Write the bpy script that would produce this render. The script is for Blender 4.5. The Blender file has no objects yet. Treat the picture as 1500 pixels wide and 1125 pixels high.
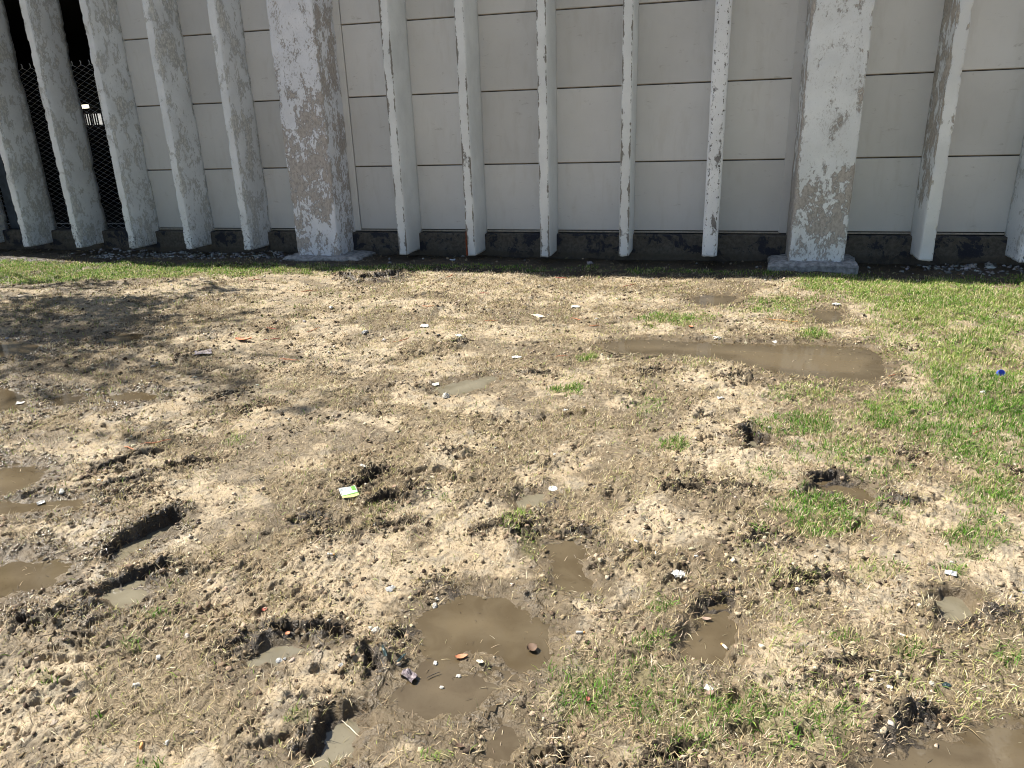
import bpy, math, random
import numpy as np
from mathutils import Matrix

random.seed(7)
RNG = np.random.default_rng(11)
SC = bpy.context.scene
COL = SC.collection

# ------------------------------------------------------------------ camera model
FPX, PITCH, ROLL, YAW = 1089.7, 0.345781, -0.0341566, 0.2704828
CAMZ = 1.6


def cam_matrix():
    return (Matrix.Rotation(YAW, 3, 'Z') @ Matrix.Rotation(math.pi / 2 - PITCH, 3, 'X') @ Matrix.Rotation(ROLL, 3, 'Z'))


RM = np.array(cam_matrix())


def G(x, y, z=0.0):
    """ground point that the survey photograph shows at pixel x, y (1500 x 1125)"""
    d = RM @ np.array([x - 750.0, 562.5 - y, -FPX])
    s = (z - CAMZ) / d[2]
    return np.array([d[0] * s, d[1] * s])


def scale_at(x, y):
    g = G(x, y)
    return math.sqrt(g[0] ** 2 + g[1] ** 2 + CAMZ ** 2) / FPX


# ------------------------------------------------------------------ noise
def _hash(ix, iy, seed):
    h = (ix.astype(np.int64) * 374761393 + iy.astype(np.int64) * 668265263 + seed * 974634777) & 0xFFFFFFFF
    h = ((h ^ (h >> 13)) * 1274126177) & 0xFFFFFFFF
    return ((h ^ (h >> 16)) & 0xFFFF) / 65535.0


def noise(x, y, seed=0):
    """smooth value noise in -1..1"""
    x = np.asarray(x, float)
    y = np.asarray(y, float)
    ix = np.floor(x)
    iy = np.floor(y)
    fx = x - ix
    fy = y - iy
    fx = fx * fx * fx * (fx * (fx * 6 - 15) + 10)
    fy = fy * fy * fy * (fy * (fy * 6 - 15) + 10)
    a = _hash(ix, iy, seed)
    b = _hash(ix + 1, iy, seed)
    c = _hash(ix, iy + 1, seed)
    d = _hash(ix + 1, iy + 1, seed)
    return 2 * ((a * (1 - fx) + b * fx) * (1 - fy) + (c * (1 - fx) + d * fx) * fy) - 1


def rn(x, y, f, seed):
    """noise at frequency f per metre on a turned grid"""
    a = 0.6 + seed * 1.37
    ca, sa = math.cos(a), math.sin(a)
    u, v = (x * ca - y * sa) * f + seed * 17.3, (x * sa + y * ca) * f - seed * 9.1
    # bend the lattice so that no straight cell edge shows
    return noise(u + .42 * np.sin(v * 1.31 + seed) + .22 * np.sin(v * 2.83 + u * .7), v + .42 * np.sin(u * 1.17 + 2.1 * seed) + .22 * np.sin(u * 3.07 - v * .6), seed)


def sstep(a, b, v):
    t = np.clip((v - a) / (b - a), 0, 1)
    return t * t * (3 - 2 * t)


# ------------------------------------------------------------------ ground features
def poly(px):
    return np.array([G(*p) for p in px])


def sdf_poly(P, x, y):
    """signed distance to polygon (negative inside)"""
    d = np.full(x.shape, 1e9)
    ins = np.zeros(x.shape, bool)
    n = len(P)
    for i in range(n):
        ax, ay = P[i]
        bx, by = P[(i + 1) % n]
        ex, ey = bx - ax, by - ay
        t = np.clip(((x - ax) * ex + (y - ay) * ey) / (ex * ex + ey * ey + 1e-12), 0, 1)
        d = np.minimum(d, (x - ax - t * ex) ** 2 + (y - ay - t * ey) ** 2)
        c = (ay > y) != (by > y)
        with np.errstate(divide='ignore', invalid='ignore'):
            ins ^= c & (x < (bx - ax) * (y - ay) / (by - ay + 1e-12) + ax)
    d = np.sqrt(d)
    return np.where(ins, -d, d)


def near(P, x, y, m):
    lo = P.min(0) - m
    hi = P.max(0) + m
    return (x > lo[0]) & (x < hi[0]) & (y > lo[1]) & (y < hi[1])


# (outline in photo pixels, drop of the water below the ground, bank width, milky)
PUDDLES = [
    ([(880, 506), (900, 497), (960, 495), (1040, 500), (1100, 502), (1200, 503), (1270, 507), (1290, 520), (1294, 546), (1278, 558), (1200, 551), (1140, 545), (1085, 531), (1040, 523), (960, 517), (905, 514)], .012, .09, 0),
    ([(640, 563), (660, 555), (690, 549), (722, 543), (730, 547), (705, 560), (665, 571), (640, 569)], .014, .10, 1),
    ([(612, 905), (640, 885), (680, 874), (730, 876), (775, 892), (800, 925), (795, 955), (768, 985), (730, 960), (690, 950), (668, 962), (690, 990), (730, 1005), (690, 1040), (640, 1050), (585, 1038), (573, 1012), (600, 985), (635, 965), (622, 935)], .010, .12, 0),
    ([(1030, 890), (1062, 890), (1080, 915), (1067, 945), (1045, 969), (1010, 962), (993, 946), (1010, 930), (1030, 912)], .032, .05, 0),
    ([(1372, 868), (1392, 862), (1415, 868), (1419, 888), (1408, 905), (1385, 905), (1370, 890)], .036, .04, 1),
    ([(488, 1042), (520, 1036), (528, 1060), (516, 1092), (472, 1112), (452, 1098), (470, 1072)], .042, .045, 1),
    ([(362, 960), (398, 935), (432, 930), (438, 946), (402, 964)], .028, .05, 1),
    ([(143, 866), (165, 852), (205, 850), (222, 858), (200, 876), (160, 882)], .026, .04, 1),
    ([(-60, 690), (20, 684), (70, 688), (62, 705), (25, 722), (-60, 740)], .012, .10, 0),
    ([(-60, 835), (40, 816), (100, 822), (92, 842), (40, 862), (-60, 880)], .014, .10, 0),
    ([(158, 806), (180, 787), (225, 766), (258, 752), (264, 758), (225, 780), (185, 803), (165, 812)], .045, .04, 1),
    ([(800, 798), (835, 793), (855, 806), (848, 822), (862, 850), (858, 866), (835, 866), (820, 845), (808, 820)], .010, .06, 0),
    ([(756, 726), (770, 716), (795, 716), (800, 728), (785, 738), (760, 738)], .022, .06, 1),
    ([(1200, 704), (1230, 700), (1262, 708), (1285, 722), (1262, 730), (1240, 716), (1205, 714)], .028, .05, 0),
    ([(1096, 634), (1110, 628), (1126, 634), (1124, 646), (1104, 650)], .075, .035, 1),
    ([(1010, 440), (1035, 433), (1078, 436), (1072, 447), (1030, 449)], .008, .10, 0),
    ([(1185, 456), (1225, 455), (1238, 470), (1205, 476)], .010, .08, 0),
    ([(1290, 1122), (1330, 1100), (1390, 1090), (1440, 1072), (1560, 1066), (1560, 1170), (1300, 1170)], .008, .12, 0),
    ([(-60, 745), (0, 738), (60, 738), (120, 734), (118, 744), (60, 750), (-60, 765)], .012, .07, 0),
    ([(158, 580), (190, 573), (228, 577), (222, 586), (185, 588)], .014, .08, 0),
    ([(-70, 575), (10, 570), (40, 578), (35, 598), (-10, 606), (-70, 610)], .012, .12, 0),
    ([(-70, 505), (30, 500), (60, 508), (40, 520), (-70, 530)], .010, .12, 0),
    ([(150, 497), (180, 489), (210, 489), (205, 500), (165, 504)], .010, .10, 0),
    ([(708, 1075), (735, 1050), (765, 1058), (770, 1080), (745, 1105), (715, 1100)], .012, .07, 0),
    ([(72, 586), (95, 577), (118, 580), (112, 590), (85, 594)], .012, .08, 0),
]
PUD = []
for px_, drop, bank, milky in PUDDLES:
    PUD.append((poly(px_), drop, bank, milky))

# pits and trenches: (px a, px b, radius m, depth m, edge m, rim m)
PITS = [
    ((165, 798), (256, 751), .045, .09, .03, .025), ((182, 850), (240, 826), .05, .085, .035, .03),
    ((402, 914), (497, 922), .028, .10, .018, .02), ((335, 943), (362, 936), .022, .05, .02, .025),
    ((1098, 624), (1100, 628), .075, .12, .03, .02), ((530, 703), (552, 686), .045, .09, .02, .03),
    ((552, 728), (575, 722), .055, .08, .03, .035), ((600, 712), (606, 708), .04, .05, .03, .03),
    ((1040, 886), (1062, 884), .03, .08, .02, .02), ((1385, 903), (1405, 912), .03, .07, .02, .02),
    ((478, 1045), (474, 1070), .028, .06, .025, .03), ((1197, 697), (1226, 696), .035, .08, .02, .03),
    ((990, 712), (1025, 712), .035, .07, .02, .03), ((1072, 711), (1092, 713), .035, .06, .025, .02),
    ((1232, 724), (1245, 722), .03, .05, .02, .02), ((135, 695), (220, 663), .020, .05, .016, .02),
    ((160, 712), (212, 697), .030, .06, .02, .03), ((150, 735), (205, 720), .022, .04, .02, .02),
    ((255, 684), (285, 678), .035, .05, .025, .03), ((822, 1104), (828, 1112), .025, .06, .018, .02),
    ((545, 765), (600, 760), .025, .05, .02, .025), ((520, 775), (470, 775), .02, .035, .02, .02),
    ((700, 776), (735, 765), .02, .03, .02, .02), ((790, 738), (802, 736), .03, .06, .02, .025),
    ((1130, 785), (1100, 795), .03, .04, .02, .03), ((842, 778), (856, 782), .03, .05, .02, .02),
    ((762, 775), (780, 770), .04, .05, .02, .04), ((440, 758), (475, 748), .02, .035, .02, .02),
    ((300, 590), (355, 570), .015, .03, .015, .01), ((355, 600), (385, 590), .015, .03, .015, .015),
    ((275, 518), (298, 514), .03, .03, .02, .02), ((540, 408), (580, 404), .13, .10, .05, .04),
    ((500, 405), (520, 412), .05, .05, .03, .05), ((90, 900), (110, 893), .03, .05, .02, .04),
    ((30, 905), (38, 908), .03, .06, .02, .04), ((540, 960), (552, 975), .03, .06, .02, .04),
    ((585, 930), (592, 926), .02, .05, .015, .02), ((1335, 1075), (1348, 1060), .03, .07, .02, .05),
    ((1300, 1085), (1330, 1092), .02, .05, .015, .03), ((1225, 983), (1258, 980), .02, .06, .015, .02),
    ((1200, 1008), (1232, 1020), .03, .05, .02, .03), ((1462, 905), (1482, 908), .03, .05, .02, .03),
    ((1160, 855), (1215, 852), .03, .05, .02, .04), ((1320, 510), (1325, 512), .04, .06, .03, .03),
    ((1070, 555), (1085, 552), .04, .06, .025, .035), ((945, 540), (960, 540), .04, .05, .025, .03),
    ((780, 540), (800, 541), .04, .05, .025, .03), ((655, 660), (670, 660), .02, .05, .02, .03),
    ((668, 502), (672, 500), .04, .05, .03, .04), ((1300, 730), (1330, 735), .025, .04, .02, .03),
    ((1325, 665), (1332, 663), .03, .06, .02, .03), ((1490, 690), (1500, 688), .04, .07, .025, .04),
    ((700, 897), (640, 850), .012, .02, .012, .008), ((970, 1110), (1010, 1098), .02, .05, .015, .02),
]
PIT = [(G(*a), G(*b), r * .62, dp * .66 * (.45 if a[0] > 1110 and a[1] > 715 and a[0] != 1385 else 1), e * .8, rim * .8) for a, b, r, dp, e, rim in PITS]
NHAND = len(PIT)
# many small chance pits and knobs of trampled turf
for _ in range(1500):
    yy = RNG.uniform(1.2, 7.9)
    xx = RNG.uniform(-1.2 - 1.13 * yy, .6 + .36 * yy)
    if float(rn(np.array([xx]), np.array([yy]), 1.6, 91)[0]) + RNG.uniform(-.5, .5) < 0:
        continue
    k = RNG.uniform(0, 1)
    r = RNG.uniform(.008, .024) * (.8 + .07 * yy)
    an = RNG.normal(.35, .5)
    L = RNG.uniform(0, .06)
    c = np.array([xx, yy])
    dv = np.array([math.cos(an), math.sin(an)]) * L
    if k < .7:
        PIT.append((c - dv, c + dv, r, RNG.uniform(.012, .032), r * .6, RNG.uniform(.004, .014)))
    else:
        PIT.append((c - dv, c + dv, r * 1.4, -RNG.uniform(.008, .02), r * 1.2, 0))


class Ell:
    """a soft patch, centre and half sizes in photo pixels"""

    def __init__(s, cx, cy, rx, ry, w=1.0):
        s.c = G(cx, cy)
        u = (G(cx + rx, cy) - G(cx - rx, cy)) / 2
        v = (G(cx, cy - ry) - G(cx, cy + ry)) / 2
        s.mi = np.linalg.inv(np.array([u, v]).T)
        s.w = w

    def __call__(s, x, y):
        dx, dy = x - s.c[0], y - s.c[1]
        a = s.mi[0, 0] * dx + s.mi[0, 1] * dy
        b = s.mi[1, 0] * dx + s.mi[1, 1] * dy
        return s.w * (1 - sstep(.45, 1.35, np.sqrt(a * a + b * b) + .40 * rn(x, y, 8, 5) + .3 * rn(x, y, 21, 6)))


# damp brown soil with no standing water
DAMP = [Ell(*a) for a in [
    (1030, 812, 80, 24, .75), (1055, 828, 40, 18, .9), (890, 725, 24, 16, .9), (880, 620, 40, 16, .55), (905, 640, 30, 12, .5), (690, 495, 45, 10, .5),
    (590, 495, 40, 8, .35), (690, 955, 110, 95, .75), (745, 1050, 60, 55, .7), (560, 560, 60, 10, .3),
    (540, 950, 60, 25, .6), (480, 940, 50, 14, .9), (1240, 565, 70, 8, .8), (750, 553, 25, 12, .7), (1120, 560, 60, 12, .6), (60, 640, 60, 18, .6),
    (60, 560, 90, 30, .6), (40, 700, 110, 40, .55), (60, 845, 120, 40, .6), (60, 930, 60, 20, .5),
    (110, 490, 130, 25, .6), (300, 455, 160, 18, .35), (440, 440, 60, 10, .5), (470, 470, 60, 10, .3), (520, 480, 90, 8, .3), (980, 450, 120, 10, .4),
    (1400, 1100, 150, 45, .7), (1130, 590, 30, 10, .5), (1070, 603, 40, 10, .6), (1410, 465, 50, 12, .55), (1330, 780, 60, 40, .35),
    (540, 735, 70, 30, .3), (620, 720, 30, 20, .5), (500, 780, 60, 12, .6), (430, 740, 30, 20, .3), (180, 690, 60, 15, .5), (1000, 860, 50, 18, .5),
    (690, 850, 70, 14, .25), (1240, 710, 60, 18, .5), (1420, 745, 60, 25, .35), (410, 410, 60, 8, .5), (540, 408, 60, 12, .9)]]

LAWN = [  # polygons of living turf: outline, strength, feather
    (poly([(1150, 401), (1300, 404), (1560, 406), (1560, 690), (1440, 680), (1340, 650), (1290, 610), (1310, 575), (1325, 550), (1305, 520), (1280, 490), (1270, 455), (1180, 432)]), 1.0, .22),
    (poly([(-120, 386), (200, 386), (560, 394), (500, 403), (300, 406), (150, 413), (0, 418), (-120, 420)]), .85, .13),
    (poly([(380, 391), (700, 394), (1000, 397), (1210, 402), (1210, 411), (1000, 404), (700, 400), (400, 400)]), .8, .10),
    (poly([(800, 985), (860, 965), (940, 985), (1000, 1000), (1130, 1015), (1210, 1040), (1225, 1090), (1150, 1115), (980, 1112), (900, 1060), (800, 1035)]), .62, .12),
]
TUFT = [Ell(*a) for a in [
    (995, 468, 46, 9, .8), (835, 565, 28, 12, .75), (1165, 616, 55, 18, 1.0), (1240, 660, 60, 22, .95), (1215, 752, 78, 34, 1.05), (1190, 725, 40, 14, .7),
    (760, 765, 24, 20, .9), (775, 800, 20, 20, .35), (970, 890, 20, 12, .9), (1440, 785, 45, 24, .6), (1450, 720, 60, 40, .55), (1180, 575, 50, 14, .5), (1190, 492, 24, 8, .8), (1140, 450, 60, 14, .4),
    (990, 645, 18, 10, .7), (945, 590, 30, 10, .55), (1330, 950, 35, 14, .6), (1235, 940, 30, 20, .5), (850, 1010, 45, 40, .6), (1150, 1050, 80, 35, .55), (1090, 1040, 50, 25, .6),
    (960, 945, 50, 16, .35), (1300, 600, 45, 22, .75), (850, 1000, 16, 20, .8), (1010, 1095, 50, 14, .8), (560, 738, 18, 12, .4), (650, 725, 14, 12, .45), (215, 898, 26, 12, .6), (193, 940, 14, 10, .6), (68, 1000, 12, 10, .6), (150, 1050, 14, 14, .5),
    (215, 1115, 25, 10, .6), (640, 1105, 22, 10, .5), (435, 1050, 20, 10, .45), (1480, 960, 30, 30, .5), (1390, 830, 35, 14, .5), (1120, 690, 30, 16, .3), (1180, 850, 30, 14, .4),
    (1290, 830, 50, 20, .35), (540, 760, 14, 10, .4), (130, 1095, 14, 10, .4), (640, 1030, 14, 14, .35), (340, 645, 20, 8, .35), (960, 990, 60, 20, .4), (1290, 690, 60, 14, .4), (860, 520, 14, 6, .6), (1400, 640, 60, 30, .6), (1480, 590, 40, 30, .7)]]
DRYLAWN = [Ell(*a) for a in [(800, 419, 210, 16, .9), (1180, 430, 60, 16, .7), (930, 470, 160, 22, .55), (1180, 480, 90, 16, .5), (1100, 600, 110, 40, .5), (1300, 700, 200, 60, .5), (990, 1040, 230, 70, .55), (1300, 880, 220, 80, .5),
                              (860, 580, 120, 40, .4), (1250, 560, 80, 20, .4), (690, 1000, 20, 20, .6), (715, 1010, 30, 20, .6)]]


_t = G(256, 751) - G(165, 798)
TREAD = _t / np.linalg.norm(_t)


def base_h(x, y):
    return .022 * rn(x, y, .9, 1) + .014 * rn(x, y, 2.6, 2) + .03 * sstep(5.5, 8.3, y)


def pud_level(P, drop):
    c = P.mean(0)
    n = 24
    t = np.linspace(0, 1, n)
    idx = (t * len(P)).astype(int) % len(P)
    return float(base_h(P[idx, 0], P[idx, 1]).mean()) - drop


def wet_mask(x, y, pud=True):
    w = np.zeros(x.shape)
    wob = .03 * rn(x, y, 14, 31) + .018 * rn(x, y, 34, 32)
    if pud:
        for P, drop, bank, milky in PUD:
            m = near(P, x, y, .35)
            if m.any():
                sd = sdf_poly(P, x[m], y[m]) + wob[m]
                w[m] = np.maximum(w[m], 1 - sstep(.02, .15 + bank * .8, sd + .03 * rn(x[m], y[m], 7, 38)))
    for e in DAMP:
        w = np.maximum(w, e(x, y))
    w = np.maximum(w, 1.25 * sstep(7.55, 7.95, y + .12 * rn(x, y, 2.5, 37)) * sstep(-12, -9, x))  # damp wall foot, darkened to deepen the wall's shadow band
    # the low left side stays soggy
    left = sstep(-.2, -2.2, x + 1.05 * y * .55 + .9)
    soggy = sstep(.0, .55, rn(x, y, 1.7, 33) + .5 * rn(x, y, 5, 34) + .25)
    w = np.maximum(w, .85 * left * soggy)
    # soft trampled mud all over in patches
    w = np.maximum(w, .62 * sstep(.14, .6, rn(x, y, 2.2, 35) + .45 * rn(x, y, 7, 36)))
    return np.clip(w, 0, 1)


def thatch_mask(x, y):
    return sstep(-.30, .45, rn(x, y, 2.4, 61) + .45 * rn(x, y, 7, 62) + .2 * rn(x, y, 20, 63))


PEAT_SHADES = [Ell(*a) for a in [(565, 408, 36, 7, 1.0), (510, 408, 26, 5, .8), (1272, 416, 22, 4, .9), (635, 436, 50, 4, .7), (440, 402, 30, 3, .6), (760, 770, 34, 26, .6), (1120, 790, 26, 12, .6), (1175, 855, 34, 8, .5), (600, 715, 40, 22, .6),
                           (1330, 1075, 40, 16, .6), (330, 940, 34, 16, .5), (790, 745, 18, 10, .6), (850, 781, 22, 8, .6), (540, 765, 60, 8, .5), (1480, 905, 30, 12, .6), (1210, 855, 20, 8, .6), (280, 680, 26, 10, .5), (100, 897, 20, 10, .6)]]  # dark soil patches, some painted in for shade in hollows


def peat_shade_mask(x, y):
    """dark torn, wetted topsoil and painted shade in the hoof and boot holes"""
    p = np.zeros(x.shape)
    for e in PEAT_SHADES:
        p = np.maximum(p, e(x, y) * sstep(-.5, .3, rn(x, y, 17, 92) + .5 * rn(x, y, 40, 93)))
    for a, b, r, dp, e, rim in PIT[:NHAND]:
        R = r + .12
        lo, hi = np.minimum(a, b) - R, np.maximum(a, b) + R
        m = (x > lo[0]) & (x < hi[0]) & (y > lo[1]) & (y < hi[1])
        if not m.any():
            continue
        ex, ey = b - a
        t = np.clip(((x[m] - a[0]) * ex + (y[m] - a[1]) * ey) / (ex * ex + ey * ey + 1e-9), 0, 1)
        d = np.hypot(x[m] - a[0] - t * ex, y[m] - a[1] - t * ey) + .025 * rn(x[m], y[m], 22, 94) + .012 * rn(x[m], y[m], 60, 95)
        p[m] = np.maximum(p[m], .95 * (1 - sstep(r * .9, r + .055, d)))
    return p


def left_gloss(x, y):
    """thin films of water on the soggy left side"""
    w = np.zeros(x.shape)
    for P, drop, bank, milky in PUD:
        m = near(P, x, y, .5)
        if m.any():
            sd = sdf_poly(P, x[m], y[m])
            w[m] = np.maximum(w[m], np.exp(-((sd - .07) / .09) ** 2))
    side = sstep(-.6, -1.8, x + .55 * y)
    spots = sstep(.15, .5, rn(x, y, 4.1, 44) + .5 * rn(x, y, 13, 45))
    return np.clip(side * (w + .6 * spots) * sstep(-.2, .4, rn(x, y, 19, 46)) + .5 * w * sstep(.2, .5, rn(x, y, 23, 48)), 0, .62) * 1.6


def green_mask(x, y):
    g = np.zeros(x.shape)
    tf = np.zeros(x.shape)
    wob = .10 * rn(x, y, 3.2, 41) + .05 * rn(x, y, 9, 42)
    for P, s, f in LAWN:
        m = near(P, x, y, f + .3)
        if m.any():
            sd = sdf_poly(P, x[m], y[m]) + wob[m] * (1.4 if s > .9 else .7)
            g[m] = np.maximum(g[m], s * (1 - sstep(-f, f * .6, sd)))
    for e in TUFT:
        tf = np.maximum(tf, np.minimum(1.65 * e(x, y), 1.05))
    # thin spots in the turf
    g = g * (1 - .7 * sstep(.25, .7, rn(x, y, 2.6, 43) + .45 * rn(x, y, 9, 47)))
    g = np.maximum(g, tf * (1 - .4 * sstep(.2, .6, rn(x, y, 6, 49))))
    w = wet_mask_pud(x, y)
    return np.clip(g * (1 - w), 0, 1.1)


def wet_mask_pud(x, y):
    w = np.zeros(x.shape)
    for P, drop, bank, milky in PUD:
        m = near(P, x, y, .2)
        if m.any():
            w[m] = np.maximum(w[m], 1 - sstep(-.01, .05, sdf_poly(P, x[m], y[m])))
    return w


def dry_mask(x, y):
    g = np.zeros(x.shape)
    for e in DRYLAWN:
        g = np.maximum(g, e(x, y))
    return g * (1 - wet_mask_pud(x, y))


def height(x, y, fine=1.0):
    h = base_h(x, y)
    wet = wet_mask(x, y)
    rough = (1 - .72 * wet)
    lump = sstep(-.15, .6, rn(x, y, 3.3, 11) + .35 * rn(x, y, 8, 12))
    wx = x + .012 * rn(x, y, 16, 101) + .006 * rn(x, y, 40, 102)
    wy = y + .012 * rn(x, y, 16, 103) + .006 * rn(x, y, 40, 104)
    ta, tb = TREAD
    wu, wv = (wx * ta + wy * tb) * .62, (-wx * tb + wy * ta) * 1.35
    trk = rn(x * .5 + y * .2, y * 1.5 - x * .3, 5, 16)
    h = h + fine * (.008 * trk * (.4 + lump) + .007 * rn(x, y, 9, 13) * (.5 + lump) + rough * (.5 + .5 * lump) * (
        .0040 * (2 * np.abs(rn(wu, wv, 13, 14)) - .8) + .0036 * (2 * np.abs(rn(wu, wv, 27, 15)) - .8) - (.005 + .009 * thatch_mask(x, y)) * sstep(.30, .65, rn(wu, wv, 36, 19) + .3 * rn(x, y, 80, 25)) + .0036 * rn(wu, wv, 58, 17) + .0030 * rn(x, y, 115, 18)))
    wob = .8 * rn(x, y, 24, 21) + .55 * rn(x, y, 52, 23)
    cut = np.zeros(x.shape)
    ris = np.zeros(x.shape)
    wob2 = .8 * rn(x, y, 80, 22) + .5 * rn(x, y, 150, 24)
    for a, b, r, dp, e, rim in PIT:
        R = r * 1.5 + .12
        lo = np.minimum(a, b) - R
        hi = np.maximum(a, b) + R
        m = (x > lo[0]) & (x < hi[0]) & (y > lo[1]) & (y < hi[1])
        if not m.any():
            continue
        xx, yy = x[m], y[m]
        ex, ey = b - a
        t = np.clip(((xx - a[0]) * ex + (yy - a[1]) * ey) / (ex * ex + ey * ey + 1e-9), 0, 1)
        d = np.hypot(xx - a[0] - t * ex, yy - a[1] - t * ey)
        dn = d + wob[m] * (r * .30 + .006) + wob2[m] * (r * .16 + .004)
        k = 1 - sstep(r - e, r + e * .4, dn)
        if dp > 0:
            cut[m] = np.maximum(cut[m], dp * k)
        else:
            ris[m] = np.maximum(ris[m], -dp * k * (.75 + .4 * wob2[m]))
        if rim > 0:
            ris[m] = np.maximum(ris[m], rim * .8 * np.exp(-((d - r - .030) / .034) ** 2) * np.clip(.55 + .8 * wob[m] + .3 * wob2[m], 0, 1.3))
    h = h - cut + ris * (1 - np.clip(cut / .02, 0, 1))
    w3 = .022 * rn(x, y, 14, 31) + .012 * rn(x, y, 34, 32)
    for P, drop, bank, milky in PUD:
        m = near(P, x, y, bank + .1)
        if not m.any():
            continue
        wl = pud_level(P, drop)
        sd = sdf_poly(P, x[m], y[m]) + w3[m]
        target = wl + np.where(sd < 0, -.003 - .03 * sstep(0, .10, -sd), .0 + .06 * sd)
        target = target + .0018 * rn(x[m], y[m], 60, 51)
        mix = sstep(0, bank, sd)
        h[m] = target * (1 - mix) + h[m] * mix
    return h


# ------------------------------------------------------------------ object helpers
def tag(o, label=None, cat=None, group=None, kind=None):
    for k, v in (('label', label), ('category', cat), ('group', group), ('kind', kind)):
        if v:
            o[k] = v
    return o


def link(o, parent=None):
    COL.objects.link(o)
    if parent is not None:
        o.parent = parent
    return o


def empty(name, loc, label=None, cat=None, group=None):
    o = bpy.data.objects.new(name, None)
    o.location = loc
    o.empty_display_size = .1
    link(o)
    return tag(o, label, cat, group)


def mesh_np(name, V, F, mat, parent=None, smooth=False, cols=None, attrs=None, quads=True):
    """V (n,3); F (m,k) one face size, or list of such arrays"""
    me = bpy.data.meshes.new(name)
    V = np.ascontiguousarray(V, dtype=np.float32)
    Fs = F if isinstance(F, list) else [F]
    me.vertices.add(len(V))
    me.vertices.foreach_set('co', V.ravel())
    li = np.concatenate([f.ravel() for f in Fs]).astype(np.int32)
    tot = np.concatenate([np.full(len(f), f.shape[1], np.int32) for f in Fs])
    st = np.concatenate([[0], np.cumsum(tot)[:-1]]).astype(np.int32)
    me.loops.add(len(li))
    me.loops.foreach_set('vertex_index', li)
    me.polygons.add(len(tot))
    me.polygons.foreach_set('loop_start', st)
    if smooth:
        me.polygons.foreach_set('use_smooth', np.ones(len(tot), bool))
    me.update(calc_edges=True)
    if cols is not None:
        a = me.attributes.new('col', 'FLOAT_COLOR', 'POINT')
        c = np.ones((len(V), 4), np.float32)
        c[:, :3] = cols
        a.data.foreach_set('color', c.ravel())
    for k, v in (attrs or {}).items():
        a = me.attributes.new(k, 'FLOAT', 'POINT')
        a.data.foreach_set('value', np.ascontiguousarray(v, dtype=np.float32))
    me.validate(verbose=False)
    if mat:
        me.materials.append(mat)
    o = bpy.data.objects.new(name, me)
    return link(o, parent)


class MB:
    def __init__(s):
        s.v, s.f = [], []

    def add(s, V, F):
        b = len(s.v)
        s.v += [tuple(p) for p in V]
        s.f += [tuple(i + b for i in f) for f in F]
        return s

    def box(s, x0, x1, y0, y1, z0, z1, c=0.0):
        if c <= 0:
            V = [(x, y, z) for z in (z0, z1) for y in (y0, y1) for x in (x0, x1)]
            return s.add(V, [(0, 2, 3, 1), (4, 5, 7, 6), (0, 1, 5, 4), (2, 6, 7, 3), (0, 4, 6, 2), (1, 3, 7, 5)])
        V = []
        for z, q in ((z0, c), (z0 + c, 0), (z1 - c, 0), (z1, c)):
            V += [(x0 + q + (c if q == 0 else 0), y0 + q, z), (x1 - q - (c if q == 0 else 0), y0 + q, z), (x1 - q, y0 + q + (c if q == 0 else 0), z), (x1 - q, y1 - q - (c if q == 0 else 0), z),
                  (x1 - q - (c if q == 0 else 0), y1 - q, z), (x0 + q + (c if q == 0 else 0), y1 - q, z), (x0 + q, y1 - q - (c if q == 0 else 0), z), (x0 + q, y0 + q + (c if q == 0 else 0), z)]
        F = [tuple(range(7, -1, -1)), tuple(range(24, 32))]
        for r in range(3):
            for i in range(8):
                j = (i + 1) % 8
                F.append((r * 8 + i, r * 8 + j, r * 8 + 8 + j, r * 8 + 8 + i))
        return s.add(V, F)

    def tube(s, pts, rad, n=6, cap=True):
        pts = [np.array(p, float) for p in pts]
        rad = rad if hasattr(rad, '__len__') else [rad] * len(pts)
        V, F = [], []
        for i, p in enumerate(pts):
            d = pts[min(i + 1, len(pts) - 1)] - pts[max(i - 1, 0)]
            d = d / (np.linalg.norm(d) + 1e-9)
            u = np.cross(d, (0, 0, 1) if abs(d[2]) < .9 else (1, 0, 0))
            u /= np.linalg.norm(u)
            w = np.cross(d, u)
            for k in range(n):
                t = 2 * math.pi * k / n
                V.append(p + rad[i] * (math.cos(t) * u + math.sin(t) * w))
        for i in range(len(pts) - 1):
            for k in range(n):
                j = (k + 1) % n
                F.append((i * n + k, i * n + j, i * n + n + j, i * n + n + k))
        if cap:
            F.append(tuple(range(n - 1, -1, -1)))
            F.append(tuple((len(pts) - 1) * n + k for k in range(n)))
        return s.add(V, F)

    def build(s, name, mat, parent=None, smooth=False):
        me = bpy.data.meshes.new(name)
        me.from_pydata(s.v, [], s.f)
        me.update()
        if smooth:
            me.polygons.foreach_set('use_smooth', [True] * len(me.polygons))
        me.materials.append(mat)
        o = bpy.data.objects.new(name, me)
        return link(o, parent)


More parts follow.
